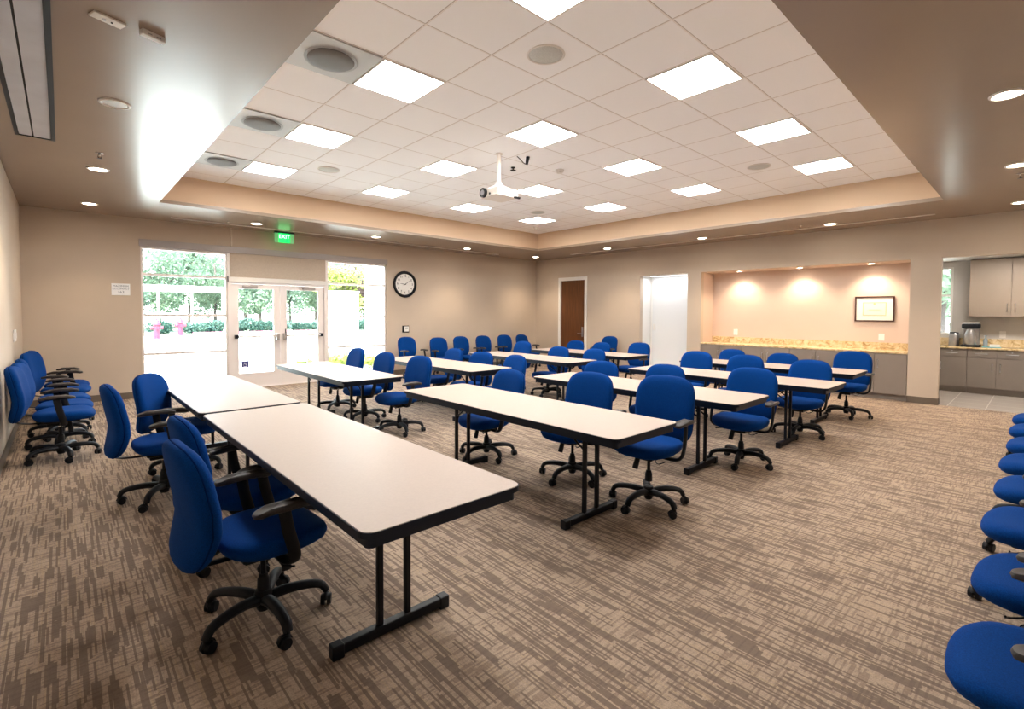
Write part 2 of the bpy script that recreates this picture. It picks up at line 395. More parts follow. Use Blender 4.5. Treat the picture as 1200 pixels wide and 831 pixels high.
def glass_door(name, x0, x1, label, hinge_left):
    d = thing(name, label, None, kind='structure')
    st = 0.125
    zb, zt = 0.012, 2.055
    obj('door_frame', B((x0, x0+st, FY0+0.015, FY1-0.015, zb, zt), (x1-st, x1, FY0+0.015, FY1-0.015, zb, zt), (x0+st, x1-st, FY0+0.015, FY1-0.015, zb, 0.29), (x0+st, x1-st, FY0+0.015, FY1-0.015, 1.965, zt)), m_alu, d)
    obj('door_pane', B(x0+st, x1-st, GYY-0.004, GYY+0.004, 0.29, 1.965), m_glass, d)
    bm = bmesh.new(); yb = FY0-0.055
    cyl(bm, (x0+0.07, yb, 1.02), (x1-0.05, yb, 1.02), 0.019, n=12)
    pb = obj('push_bar', bm, m_alu, d, True)
    e = x0+0.075 if hinge_left else x1-0.075
    f = x1-0.07 if hinge_left else x0+0.07
    obj('bar_bracket', B(e-0.03, e+0.03, yb-0.024, FY0+0.015, 0.985, 1.055, bev=0.004), m_blackm, pb)
    obj('latch', B(f-0.03, f+0.03, yb-0.03, FY0+0.015, 0.93, 1.07, bev=0.004), m_steel, pb)
    if not hinge_left:
        bm = bmesh.new(); cyl(bm, (f, yb-0.02, 1.02), (f, yb-0.02, 1.16), 0.012); obj('pull_lever', bm, m_blackm, d, True)
    c0 = x0+0.33 if hinge_left else x1-0.33
    cl = obj('door_closer', B(c0-0.13, c0+0.13, FY0-0.05, FY0+0.015, 1.985, 2.03, bev=0.005), m_aludark, d)
    bm = bmesh.new(); cyl(bm, (c0, FY0-0.03, 2.035), (c0+(0.22 if hinge_left else -0.22), FY0-0.06, 2.045), 0.008, n=8); obj('closer_arm', bm, m_aludark, cl)
    return d
gd = glass_door('door_1', 2.425, 3.322, 'left leaf of the double glass doors', True)
glass_door('door_2', 3.328, 4.225, 'right leaf of the double glass doors', False)
# accessibility sticker on the left leaf
m_sticker = mat('blue_sticker', (0.05, 0.05, 0.22), 0.5); m_stickw = mat('sticker_white', (0.6, 0.6, 0.75), 0.5)
st = tag(obj('door_sticker', B(-0.065, 0.065, -0.0015, 0.0015, -0.065, 0.065), m_sticker), 'small dark blue accessibility sticker low on the left glass door', 'sticker')
st.location = (2.66, GYY-0.007, 0.47)
bm = bmesh.new()
sweep(bm, [(0.0+0.032*math.cos(a), -0.003, -0.018+0.032*math.sin(a)) for a in [R(140+24*i) for i in range(10)]], 0.005, n=6)
sweep(bm, [(-0.012, -0.003, 0.035), (-0.008, -0.003, 0.0), (0.016, -0.003, 0.0), (0.03, -0.003, -0.035)], 0.006, n=6)
lathe(bm, [(0.001, -0.003), (0.009, -0.003)], n=8, cap=False)
obj('wheelchair_symbol', bm, m_stickw, st)

# ------------------------------------------------------------------ wall fittings on the back wall
m_paper = mat('sign_white', (0.82, 0.84, 0.86), 0.5); m_ink = mat('grey_ink', (0.16, 0.2, 0.26), 0.6)
s = thing('occupancy_sign', 'small white printed sign on the back wall left of the windows', 'sign', (0.745, YN, 1.88))
obj('plate', B(-0.125, 0.125, -0.008, 0, -0.1, 0.1, bev=0.002), m_paper, s)
text('lettering', 'MAXIMUM', 0.045, m_ink, s, (0, -0.009, 0.055), (PI/2, 0, 0))
text('lettering', 'OCCUPANCY', 0.036, m_ink, s, (0, -0.009, 0.008), (PI/2, 0, 0))
text('lettering', '163', 0.06, m_ink, s, (0, -0.009, -0.048), (PI/2, 0, 0))
ck = thing('wall_clock', 'round white-faced wall clock with a thick black rim', 'clock', (6.21, YN, 2.205))
bm = bmesh.new(); prof = [(0.255, 0.0), (0.315, 0.0), (0.325, -0.02), (0.31, -0.05), (0.28, -0.055), (0.262, -0.03), (0.255, -0.012)]
rings = [[(r*math.cos(2*PI*i/64), y, r*math.sin(2*PI*i/64)) for i in range(64)] for r, y in prof+[prof[0]]]
loft(bm, rings, cap=False); bmesh.ops.remove_doubles(bm, verts=bm.verts, dist=1e-6)
obj('clock_rim', bm, m_blackp, ck, True)
bm = bmesh.new(); cyl(bm, (0, 0, 0), (0, -0.014, 0), 0.27, n=64); m_cface = mat('clock_face_white', (0.8, 0.78, 0.74), 0.5)
obj('clock_face', bm, m_cface, ck)
for h in range(1, 13):
    a = R(90-30*h); text('numeral', str(h), 0.078, m_blackp, ck, (0.205*math.cos(a), -0.016, 0.205*math.sin(a)), (PI/2, 0, 0))
def hand(name, deg, L, w, back, y):
    bm = bmesh.new(); a = R(deg); d = Vector((math.cos(a), 0, math.sin(a))); p = Vector((-d.z, 0, d.x))
    pts = [(d*-back+p*w), (d*-back-p*w), (d*L-p*w*0.4), (d*L+p*w*0.4)]
    loft(bm, [[Vector((q.x, y, q.z)) for q in pts], [Vector((q.x, y-0.003, q.z)) for q in pts]]); obj(name, bm, m_blackp, ck)
hand('hour_hand', 174, 0.13, 0.008, 0.03, -0.020); hand('minute_hand', 34, 0.20, 0.006, 0.05, -0.026)
tp = thing('wall_control', 'small white control panel in a black frame on the back wall below the clock', 'control panel', (6.23, YN, 1.105))
obj('back_frame', B(-0.09, 0.09, -0.02, 0, -0.085, 0.085, bev=0.004), m_blackp, tp)
fp = obj('front_plate', B(-0.045, 0.075, -0.032, -0.02, -0.065, 0.065, bev=0.004), m_white, tp)
obj('screen', B(-0.02, 0.05, -0.034, -0.032, 0.0, 0.04), m_gray, fp)
cd = thing('wall_conduit', 'thin vertical beige conduit above the window front', 'conduit', (2.43, YN, 2.77))
obj('raceway', B(-0.012, 0.012, -0.02, 0, 0, ZS-2.77, bev=0.003), mat('conduit_paint', (0.62, 0.54, 0.45), 0.5), cd)
# exit sign: edge-lit panel hung from the lowered ceiling
ex = thing('exit_sign', 'hanging green illuminated exit sign with the word EXIT', 'exit sign', (3.33, 10.42, ZS))
obj('canopy', B(-0.19, 0.19, -0.05, 0.05, -0.025, 0, bev=0.004), m_blackp, ex)
m_exitp = mat('green_acrylic', (0.02, 0.5, 0.12), 0.2, emis=(0.0, 1.0, 0.15), estr=0.28)
m_exitc = mat('pale_acrylic', (0.35, 0.75, 0.45), 0.15, emis=(0.1, 0.9, 0.25), estr=0.06)
obj('acrylic_panel', B((-0.185, -0.112, -0.004, 0.004, -0.215, -0.025), (0.112, 0.185, -0.004, 0.004, -0.215, -0.025)), m_exitc, ex)
obj('green_field', B(-0.112, 0.112, -0.006, 0.006, -0.215, -0.025), m_exitp, ex)
m_exitw = mat('exit_letters', (0.8, 1, 0.85), 0.4, emis=(0.6, 1.0, 0.75), estr=0.5)
text('lettering', 'EXIT', 0.105, m_exitw, ex, (0, -0.008, -0.095), (PI/2, 0, 0), 0.002)
# double switch plate on the left wall
sw = thing('light_switch_plate', 'white multi-switch plate on the left wall above the chairs', 'light switch', (XW, 8.9, 1.19))
obj('plate', B(0, 0.012, -0.2, 0.2, -0.075, 0.075, bev=0.003), m_white, sw)
for k in (-0.13, -0.045, 0.045, 0.13): obj('rocker', B(0.012, 0.018, k-0.02, k+0.02, -0.035, 0.035), m_white, sw)

# ------------------------------------------------------------------ right wall: wood door
d = thing('door_3', 'dark brown wooden door in a white frame near the far corner', None, kind='structure')
fw_ = 0.07
obj('door_frame', B((XE-0.02, XE+ET-0.005, DY0-fw_, DY0-0.001+0.012, 0, DZ+fw_), (XE-0.02, XE+ET-0.005, DY1-0.012, DY1+fw_, 0, DZ+fw_), (XE-0.02, XE+ET-0.005, DY0+0.012, DY1-0.012, DZ-0.02, DZ+fw_)), m_white, d)
obj('door_leaf', B(XE+0.03, XE+0.075, DY0+0.014, DY1-0.014, 0.01, DZ-0.022), m_wood, d)
hd = obj('door_handle', B(XE+0.012, XE+0.03, DY0+0.08, DY0+0.13, 0.85, 1.13, bev=0.004), m_steel, d)
bm = bmesh.new(); sweep(bm, [(XE+0.012, DY0+0.105, 0.94), (XE-0.03, DY0+0.105, 0.94), (XE-0.035, DY0+0.14, 0.94), (XE-0.035, DY0+0.24, 0.94)], 0.010, n=8); obj('lever', bm, m_steel, hd, True)
# alcove with a pale panel
AX = 11.30
struct('wall_alcove', B((XE+ET, AX, AY1, AY1+0.08, -0.12, OZ+0.1), (XE+ET, AX, AY0-0.08, AY0, -0.12, OZ+0.1), (AX, AX+0.05, AY0-0.08, AY1+0.08, -0.12, OZ+0.1), (XE+ET, AX, AY0, AY1, OZ, OZ+0.1)), mat('alcove_white', (0.82, 0.82, 0.80), 0.6), 'white lined alcove in the right wall')
struct('floor_alcove', B(XE+ET, AX, AY0, AY1, -0.12, 0.0), m_carpet, 'carpet in the alcove')
wp = thing('door_4', 'plain pale grey panel door closing the white alcove', None, (AX, (AY0+AY1)/2, 0), kind='structure')
obj('panel', B(-0.03, -0.002, -0.638, 0.56, 0.005, OZ-0.01), mat('pale_grey_panel', (0.72, 0.74, 0.76), 0.4), wp)
obj('handle', B(-0.05, -0.03, 0.47, 0.53, 1.1, 1.25, bev=0.004), m_white, wp)
al = bpy.data.objects.new('alcove_lamp', bpy.data.lights.new('alcove_lamp', 'AREA')); C.objects.link(al)  # added area light and fitting, out of view, to brighten the alcove
al.data.shape = 'RECTANGLE'; al.data.size = 0.2; al.data.size_y = 0.9; al.data.energy = 1.7; al.data.color = (0.97, 0.98, 1.0)
al.location = (11.05, (AY0+AY1)/2, OZ-0.03)
lf = thing('alcove_fill_fitting', 'slim unseen light fitting added to brighten the white alcove', 'ceiling light', (11.05, (AY0+AY1)/2, OZ)); al.parent = lf; al.location = (0, 0, -0.03)
obj('housing', B(-0.11, 0.11, -0.47, 0.47, -0.02, 0), m_white, lf)
m_alc = mat('alcove_fill_lens', (0.9, 0.9, 0.9), 0.5, emis=(1, 1, 1), estr=0.6); obj('lens', B(-0.1, 0.1, -0.45, 0.45, -0.024, -0.02), m_alc, lf)

# ------------------------------------------------------------------ niche with base cabinets
NX = 11.43
struct('wall_niche_back', B(NX, NX+0.1, NY0-0.05, NY1+0.1, -0.12, OZ+0.1), m_niche, 'warm lit back wall of the serving niche')
struct('wall_niche_side', B(XE+ET, NX, NY1, NY1+0.1, -0.12, OZ+0.1), m_niche, 'warm lit left side wall of the serving niche')
struct('ceiling_niche', B(XE+ET, NX, NY0, NY1, OZ, OZ+0.1), m_niche, 'low ceiling of the serving niche')
struct('floor_niche', B(XE+ET, NX, NY0, NY1, -0.12, 0.0), m_base, 'floor under the niche cabinets')
ct = thing('niche_countertop', 'long golden granite countertop with backsplash in the lit niche', 'countertop', (XE, NY0, 0.825))
obj('slab', B(0.0, NX-XE-0.004, 0.003, NY1-NY0-0.003, 0.0, 0.035, bev=0.004), m_gran, ct)
obj('backsplash', B(NX-XE-0.028, NX-XE-0.004, 0.003, NY1-NY0-0.003, 0.035, 0.165), m_gran, ct)
def cab_unit(name, label, x, y0, y1, z0, z1, drawers, group, handles_low=False, kick=0.10, material=None, depth=0.55, hy=None):
    """front faces -x at x"""
    mt = material or m_cab
    u = thing(name, label, 'cabinet', (x, y0, 0), 0, group)
    W = y1-y0
    obj('cabinet_body', B((0.022, depth, 0.002, W-0.002, z0+kick, z1)) if kick == 0 else B((0.022, depth, 0.002, W-0.002, z0+kick, z1), (0.07, depth, 0.002, W-0.002, z0, z0+kick)), mt, u)
    nd = 2 if W > 0.6 else 1
    dz = z1-0.16 if drawers else z1-0.006
    for k in range(nd):
        a = W*k/nd+0.004; b2 = W*(k+1)/nd-0.004
        dr = obj('door', B(0, 0.02, a, b2, z0+kick+0.004, dz-0.004, bev=0.001), mt, u)
        hy_ = (b2-0.05 if k == 0 else a+0.05) if nd == 2 else (b2-0.05)
        hz = z0+0.1 if handles_low else dz-0.25
        bm = bmesh.new(); sweep(bm, [(0, hy_, hz), (-0.03, hy_, hz), (-0.03, hy_, hz+0.14), (0, hy_, hz+0.14)], 0.006, n=8); obj('handle', bm, m_steel, dr, True)
        if drawers:
            dw = obj('drawer', B(0, 0.02, a, b2, dz+0.004, z1-0.006, bev=0.001), mt, u)
            m_ = (a+b2)/2; zz = (dz+z1)/2
            bm = bmesh.new(); sweep(bm, [(0, m_-0.08, zz), (-0.03, m_-0.08, zz), (-0.03, m_+0.08, zz), (0, m_+0.08, zz)], 0.006, n=8); obj('handle', bm, m_steel, dw, True)
            bm = bmesh.new(); cyl(bm, (0, m_, zz+0.04), (-0.006, m_, zz+0.04), 0.01, n=10); obj('lock', bm, m_steel, dw)
    return u
wn_ = (NY1-NY0-0.01)/4
order = ['third cabinet from the left', 'second cabinet from the left', 'leftmost cabinet']
for k, lb in enumerate(['rightmost grey-brown cabinet under the niche counter, beside the wall pillar', 'grey-brown niche cabinet second from the wall pillar, behind the farthest right table',
                        'grey-brown niche cabinet third from the wall pillar', 'leftmost grey-brown cabinet under the niche counter, farthest from the kitchen']):
    cab_unit('base_cabinet', lb, XE+0.005, NY0+0.005+wn_*k, NY0+0.005+wn_*(k+1), 0, 0.822, False, 'cabinets under the niche counter')
def outlet(x, y, z, lab):
    o = thing('wall_outlet', lab, 'outlet', (x, y, z))
    obj('cover_plate', B(-0.008, 0, -0.045, 0.045, -0.065, 0.065, bev=0.002), m_white, o)
    for k in (-0.025, 0.025): obj('socket', B(-0.01, -0.008, -0.017, 0.017, k-0.014, k+0.014), m_white, o)
outlet(NX, 4.80, 1.10, 'white wall outlet at the left end of the lit niche')
outlet(NX, 2.07, 1.09, 'white wall outlet below the framed certificate in the niche')
pf = thing('framed_certificate', 'certificate with gold border in a dark wooden frame hanging in the niche', 'picture', (NX, 2.19, 1.625))
m_frame = mat('dark_brown_frame', (0.06, 0.02, 0.01), 0.35)
W2, H2 = 0.31, 0.24
obj('frame', B((-0.03, 0, -W2, W2, -H2, -H2+0.025), (-0.03, 0, -W2, W2, H2-0.025, H2), (-0.03, 0, -W2, -W2+0.025, -H2+0.025, H2-0.025), (-0.03, 0, W2-0.025, W2, -H2+0.025, H2-0.025)), m_frame, pf)
obj('mat_board', B(-0.012, 0, -W2+0.025, W2-0.025, -H2+0.025, H2-0.025), mat('mat_board_white', (0.85, 0.82, 0.75), 0.6), pf)
ce = obj('certificate', B(-0.015, -0.012, -0.185, 0.185, -0.125, 0.125), mat('certificate_paper', (0.80, 0.74, 0.68), 0.6), pf)
m_gold = mat('gold_print', (0.66, 0.56, 0.3), 0.5)
obj('gold_border', B((-0.017, -0.015, -0.185, 0.185, -0.125, -0.112), (-0.017, -0.015, -0.185, 0.185, 0.112, 0.125), (-0.017, -0.015, -0.185, -0.172, -0.112, 0.112), (-0.017, -0.015, 0.172, 0.185, -0.112, 0.112)), m_gold, ce)
bm = bmesh.new(); cyl(bm, (-0.017, 0, 0.095), (-0.015, 0, 0.095), 0.018, n=12); box(bm, -0.017, -0.015, -0.12, 0.12, -0.045, -0.03); box(bm, -0.017, -0.015, -0.09, 0.09, -0.02, -0.012); obj('printed_lines', bm, m_gold, ce)

# ------------------------------------------------------------------ kitchen
KX = 13.5
m_kwall = noisy(mat('kitchen_paint', (0.55, 0.52, 0.49), 0.7), (0.55, 0.52, 0.49), 0.02, 3)
KN, KS, KZ = 2.3, -2.2, 2.62
kwz0, kwz1, kwy0, kwy1 = 1.12, 2.50, 1.27, 1.95
struct('wall_kitchen', B((KX, KX+0.15, KS, kwy0, -0.12, KZ), (KX, KX+0.15, kwy1, KN, -0.12, KZ), (KX, KX+0.15, kwy0, kwy1, -0.12, kwz0), (KX, KX+0.15, kwy0, kwy1, kwz1, KZ),
    (NX+0.1, KX+0.15, KN, KN+0.1, -0.12, KZ), (XE+ET, KX+0.15, KS-0.1, KS, -0.12, KZ), (XE+ET, NX+0.1, NY0-0.1, NY0, -0.12, KZ), (NX+0.1, NX+0.101, NY0-0.1, KN, -0.12, KZ), (XE+ET, XE+ET+0.02, KS, YS, -0.12, KZ)), m_kwall, 'grey walls of the kitchenette')
struct('floor_kitchen', B((XE+ET*0.35, KX, KS, NY0-0.1, -0.10, 0.004), (NX+0.1, KX, NY0-0.1, KN, -0.10, 0.004)), m_ktile, 'grey tile floor of the kitchenette')
struct('ceiling_kitchen', B(XE+ET, KX+0.15, KS-0.1, KN+0.1, KZ, KZ+0.1), m_white, 'white ceiling of the kitchenette')
kw = thing('window_4', 'narrow bright kitchenette window', None, kind='structure')
obj('window_frame', B((KX, KX+0.1, kwy0, kwy0+0.04, kwz0, kwz1), (KX, KX+0.1, kwy1-0.04, kwy1, kwz0, kwz1), (KX, KX+0.1, kwy0+0.04, kwy1-0.04, kwz0, kwz0+0.04), (KX, KX+0.1, kwy0+0.04, kwy1-0.04, kwz1-0.04, kwz1), (KX+0.02, KX+0.08, kwy0+0.04, kwy1-0.04, 1.90, 1.94)), m_white, kw)
obj('window_pane', B(KX+0.045, KX+0.052, kwy0+0.04, kwy1-0.04, kwz0+0.04, kwz1-0.04), m_glass, kw)
KF = 12.9
cab_unit('kitchen_base_cabinet', 'grey-brown kitchenette base cabinet at the left end, under the steel canister', KF, 0.985, 1.42, 0.0, 0.86, True, 'kitchenette base cabinets', kick=0.12)
cab_unit('kitchen_base_cabinet', 'wide grey-brown kitchenette base cabinet under the coffee machine', KF, 0.165, 0.985, 0.0, 0.86, True, 'kitchenette base cabinets', kick=0.12)
cab_unit('kitchen_base_cabinet', 'wide grey-brown kitchenette base cabinet at the right frame edge', KF, -0.655, 0.165, 0.0, 0.86, True, 'kitchenette base cabinets', kick=0.12)
kc = thing('kitchen_countertop', 'golden granite countertop with backsplash in the kitchenette', 'countertop', (KF-0.02, -0.66, 0.862))
obj('slab', B(0, KX-KF+0.019, 0, 2.95, 0, 0.035, bev=0.004), m_gran, kc)
obj('backsplash', B(KX-KF-0.005, KX-KF+0.019, 0, 2.95, 0.035, 0.19), m_gran, kc)
cab_unit('kitchen_wall_cabinet', 'tan double-door wall cabinet above the kitchenette counter', 13.12, -0.17, 1.0, 1.49, 2.60, False, None, handles_low=True, kick=0.0, material=m_cabup, depth=0.375)
ZK = 0.897
cm = thing('coffee_machine', 'steel and black coffee brewer on the kitchenette counter', 'coffee machine', (13.14, 0.955, ZK))
obj('machine_base', B(-0.17, 0.17, -0.14, 0.14, 0, 0.035, bev=0.006), m_blackp, cm)
obj('tower', B(0.0, 0.16, -0.12, 0.12, 0.036, 0.36, bev=0.01), m_steel, cm)
obj('brew_head', B(-0.15, 0.16, -0.13, 0.13, 0.361, 0.45, bev=0.02), m_blackp, cm)
obj('top_lid', B(-0.14, 0.15, -0.12, 0.12, 0.451, 0.475, bev=0.008), m_steel, cm)
bm = bmesh.new(); lathe(bm, [(0.075, 0.037), (0.085, 0.05), (0.085, 0.24), (0.06, 0.30), (0.05, 0.34)], -0.08, 0, 24); obj('carafe', bm, m_steel, cm, True)
cn = thing('steel_canister', 'brushed steel canister beside the coffee brewer', 'canister', (13.12, 1.20, ZK))
bm = bmesh.new(); lathe(bm, [(0.075, 0), (0.078, 0.01), (0.078, 0.24), (0.07, 0.255)], n=28); obj('canister_body', bm, m_steel, cn, True)
bm = bmesh.new(); lathe(bm, [(0.072, 0.256), (0.07, 0.275), (0.02, 0.285)], n=28); obj('lid', bm, m_blackp, cn, True)
tray = thing('supply_tray', 'small pile of pale cups and packets to the right of the coffee brewer', 'tray', (13.10, 0.66, ZK))
obj('tray_base', B(-0.1, 0.1, -0.13, 0.13, 0, 0.015, bev=0.003), mat('teal_tray', (0.1, 0.35, 0.4), 0.5), tray)
obj('napkins', B((-0.08, 0.06, -0.11, 0.02, 0.016, 0.06)), m_white, tray)
bo = tag(obj('soap_bottle', lathe(bmesh.new(), [(0.03, 0), (0.033, 0.02), (0.033, 0.14), (0.012, 0.17), (0.012, 0.2), (0.02, 0.205), (0.02, 0.22)], n=18), mat('clear_grey_plastic', (0.3, 0.36, 0.4), 0.2), smooth=True, loc=(13.38, 0.76, ZK)), 'slim grey pump bottle at the kitchenette backsplash', 'bottle')
outlet(KX, 0.53, 1.14, 'wall outlet above the kitchenette backsplash')
kl = thing('kitchen_light', 'flat ceiling light in the kitchenette', 'ceiling light', (12.1, 0.3, KZ))
obj('housing', B(-0.16, 0.16, -0.6, 0.6, -0.03, 0), m_white, kl); obj('lens', B(-0.15, 0.15, -0.59, 0.59, -0.034, -0.03), mat('kitchen_lens', (0.9, 0.9, 0.9), 0.5, emis=(1, 0.93, 0.85), estr=13), kl)

# ------------------------------------------------------------------ ceiling fittings
cell = lambda i, j: (GX+(i+0.5)*T, GY+(j+0.5)*T)
ROWN = {-2: 'nearest the right side', 1: 'in the second column from the right', 4: 'in the third column from the right', 7: 'in the leftmost column'}
DEP = {0: 'nearest', 3: 'second nearest', 6: 'third nearest', 9: 'farthest'}
p0 = None
for i in (0, 3, 6, 9):
    for j in (-2, 1, 4, 7):
        x, y = cell(i, j)
        lab = 'glowing square ceiling panel, %s %s' % (DEP[i], {-2: 'in the rightmost line of four', 1: 'in the line just left of the rightmost', 4: 'in the line beyond the projector', 7: 'in the line nearest the windows'}[j])
        if p0 is None:
            p0 = thing('ceiling_light', lab, 'ceiling light', (x, y, ZC), 0, 'square fluorescent panels in the ceiling tray')
            h = T/2-0.008
            fr_ = obj('frame', B((-h, h, -h, -h+0.015, -0.01, 0), (-h, h, h-0.015, h, -0.01, 0), (-h, -h+0.015, -h+0.015, h-0.015, -0.01, 0), (h-0.015, h, -h+0.015, h-0.015, -0.01, 0)), m_white, p0)
            obj('diffuser', B(-h+0.015, h-0.015, -h+0.015, h-0.015, -0.009, -0.001), m_panel, p0)
            o = p0
        else:
            o = copy_tree(p0); o.location = (x, y, ZC); o['label'] = lab
v0 = None
for j, lab in ((1, 'nearest of the grey square air diffusers along the left tray edge'), (4, 'middle grey square air diffuser along the left tray edge'), (7, 'farthest grey square air diffuser along the left tray edge')):
    x, y = cell(-1, j)
    if v0 is None:
        v0 = thing('air_diffuser', lab, 'air diffuser', (x, y, ZC), 0, 'square air diffusers in the ceiling tray')
        h = T/2-0.006
        obj('face_plate', B(-h, h, -h, h, -0.012, 0, bev=0.003), mat('diffuser_grey', (0.50, 0.51, 0.51), 0.5), v0)
        bm = bmesh.new(); lathe(bm, [(0.17, -0.012), (0.18, -0.022), (0.165, -0.032), (0.10, -0.036), (0.02, -0.038)], n=40); obj('plaque', bm, mat('plaque_grey', (0.15, 0.145, 0.14), 0.6), v0, True)
        bm = bmesh.new(); lathe(bm, [(0.195, -0.013), (0.205, -0.018), (0.195, -0.021), (0.185, -0.018)], n=40, cap=False); obj('ring', bm, m_gray, v0, True)
        o = v0
    else:
        o = copy_tree(v0); o.location = (x, y, ZC); o['label'] = lab
k0 = None
for (i, j, lab) in ((1, -1, 'nearest round grey ceiling speaker, between the big light panels at the top'), (8, -1, 'round grey ceiling speaker near the right far end of the tray'), (1, 6, 'round grey ceiling speaker near the air diffusers'), (8, 6, 'round grey ceiling speaker at the far tray corner behind the projector')):
    x, y = cell(i, j)
    if k0 is None:
        k0 = thing('ceiling_speaker', lab, 'speaker', (x, y, ZC), 0, 'round speakers in the ceiling tray')
        bm = bmesh.new(); lathe(bm, [(0.148, 0), (0.152, -0.006), (0.142, -0.012), (0.134, -0.008), (0.134, 0)], n=40, cap=False); obj('rim', bm, m_white, k0, True)
        bm = bmesh.new(); lathe(bm, [(0.134, -0.004), (0.12, -0.010), (0.05, -0.014), (0.01, -0.015)], n=40); obj('grille', bm, m_speaker, k0, True)
        o = k0
    else:
        o = copy_tree(k0); o.location = (x, y, ZC); o['label'] = lab
for x, y, lab in ((5.25, 4.72, 'small white smoke detector right of the projector'), (8.30, 8.20, 'small white smoke detector at the far corner of the tray')):
    o = thing('smoke_detector', lab, 'smoke detector', (x, y, ZC), 0, 'smoke detectors in the tray')
    bm = bmesh.new(); lathe(bm, [(0.06, 0), (0.062, -0.02), (0.055, -0.03)], n=24); obj('detector_base', bm, m_white, o, True)
    bm = bmesh.new(); lathe(bm, [(0.045, -0.03), (0.04, -0.048), (0.015, -0.055)], n=24); obj('sensor_dome', bm, m_white, o, True)
# cable drops by the projector
for x, y, k, lab in ((4.69, 5.09, 0, 'small black sprinkler head hanging between the projector and its cable'), (4.50, 4.62, 1, 'dangling black cable plug right of the projector pole')):
    o = thing('hanging_cable' if k else 'sprinkler', lab, 'cable' if k else 'sprinkler', (x, y, ZC))
    bm = bmesh.new()
    if k: sweep(bm, smoothpath([(-0.1, 0.08, 0), (-0.07, 0.05, -0.04), (-0.03, 0.02, -0.09), (0, 0, -0.10)], 3), 0.005, n=6); obj('cord', bm, m_blackp, o, True); bm = bmesh.new(); cyl(bm, (0, 0, -0.10), (0.02, 0, 0.0), 0.016, 0.026, n=12); obj('plug', bm, m_blackp, o, True)
    else: lathe(bm, [(0.03, 0), (0.03, -0.01), (0.01, -0.015), (0.01, -0.04)], n=16); obj('stem', bm, m_blackp, o, True); bm = bmesh.new(); lathe(bm, [(0.04, -0.041), (0.04, -0.046), (0.008, -0.05)], n=16); obj('deflector', bm, m_blackp, o, True)
# projector
pj = thing('ceiling_projector', 'white projector hanging from the tray ceiling on a white pole', 'projector', (4.16, 4.78, 2.985))
m_pj = mat('projector_white', (0.80, 0.76, 0.71), 0.45)
bm = bmesh.new(); slab(bm, roundrect(-0.17, 0.19, -0.17, 0.17, 0.03), 0.0, 0.105, 0.01); obj('housing', bm, m_pj, pj, True)
ln = obj('lens_barrel', cyl(bmesh.new(), (-0.20, 0.09, 0.055), (-0.168, 0.09, 0.055), 0.06, n=28), m_blackp, pj, True)
obj('lens_glass', cyl(bmesh.new(), (-0.204, 0.09, 0.055), (-0.2005, 0.09, 0.055), 0.035, n=24), mat('lens_grey', (0.3, 0.3, 0.33), 0.1), ln, True)
obj('infrared_window', cyl(bmesh.new(), (-0.174, -0.02, 0.03), (-0.168, -0.02, 0.03), 0.014, n=12), m_blackp, pj, True)
obj('side_vent', B((-0.09, 0.04, -0.1745, -0.168, 0.02, 0.08)), mat('vent_tan', (0.5, 0.40, 0.33), 0.6), pj)
obj('cable_connector', B((0.10, 0.19, -0.2, -0.171, -0.012, 0.01)), m_blackp, pj)
bm = bmesh.new(); loft(bm, [[(x_*s, y_*s, z) for x_, y_ in roundrect(-0.13, 0.13, -0.1, 0.1, 0.03)] for s, z in ((1, 0.106), (0.9, 0.13), (0.35, 0.17), (0.3, 0.2))]); mo = obj('mount_bracket', bm, m_pj, pj, True)
obj('pole', cyl(bmesh.new(), (0, 0, 0.2), (0, 0, ZC-2.985-0.012), 0.025, n=20), m_pj, mo, True)
obj('ceiling_flange', cyl(bmesh.new(), (0, 0, ZC-2.985-0.012), (0, 0, ZC-2.985), 0.045, n=24), m_pj, mo, True)
# downlights in the lowered border
def downlight(x, y, z, lab, on=1.0, r=0.085, grp='round recessed downlights', col=(1.0, 0.80, 0.58), name='recessed_downlight', size=100, watts=None):
    o = thing(name, lab, 'downlight', (x, y, z), 0, grp)
    bm = bmesh.new(); prof = [(r, 0), (r+0.018, 0), (r+0.016, -0.008), (r+0.002, -0.012), (r-0.008, -0.004), (r-0.008, 0)]
    lathe(bm, prof, n=32, cap=False); obj('trim_ring', bm, m_trimring, o, True)
    bm = bmesh.new(); lathe(bm, [(r-0.008, -0.0055), (r*0.5, -0.004), (0.005, -0.003)], n=32); obj('lens', bm, m_lens if on else m_lens_off, o, True)
    if on:
        L = bpy.data.objects.new('downlight_beam', bpy.data.lights.new('downlight_beam', 'SPOT')); C.objects.link(L); L.parent = o
        L.location = (0, 0, -0.03); L.data.energy = (watts or SPOT)*on; L.data.color = col; L.data.spot_size = R(size); L.data.spot_blend = 0.7; L.data.shadow_soft_size = 0.05
    return o
for x, y, on, lab in ((0.33, 4.91, 0, 'unlit silver downlight in the left ceiling border, nearest the camera'), (0.33, 7.29, 1, 'glowing downlight in the left ceiling border, middle one'), (0.33, 9.71, 0.5, 'dim downlight in the left ceiling border near the far corner'),
    (2.64, 9.75, 1, 'downlight in the window-side border just left of the exit sign'), (4.94, 9.65, 1, 'downlight in the window-side border above the right window'), (7.48, 9.80, 1, 'downlight in the window-side border right of the clock'),
    (9.97, 9.85, 1, 'downlight in the far corner of the ceiling border'), (9.92, 7.33, 1, 'downlight in the right-hand border near the wooden door'), (9.99, 4.93, 1, 'downlight in the right-hand border above the alcove end of the niche'), (10.05, 2.60, 1, 'downlight in the right-hand border in front of the framed certificate'),
    (10.03, 0.26, 1, 'downlight at the right frame edge near the kitchen opening'), (7.52, 0.23, 1, 'downlight at the right frame edge, second from the top'), (5.08, 0.22, 1, 'largest glowing downlight at the upper right of the photo')):
    downlight(x, y, ZS, lab, on)
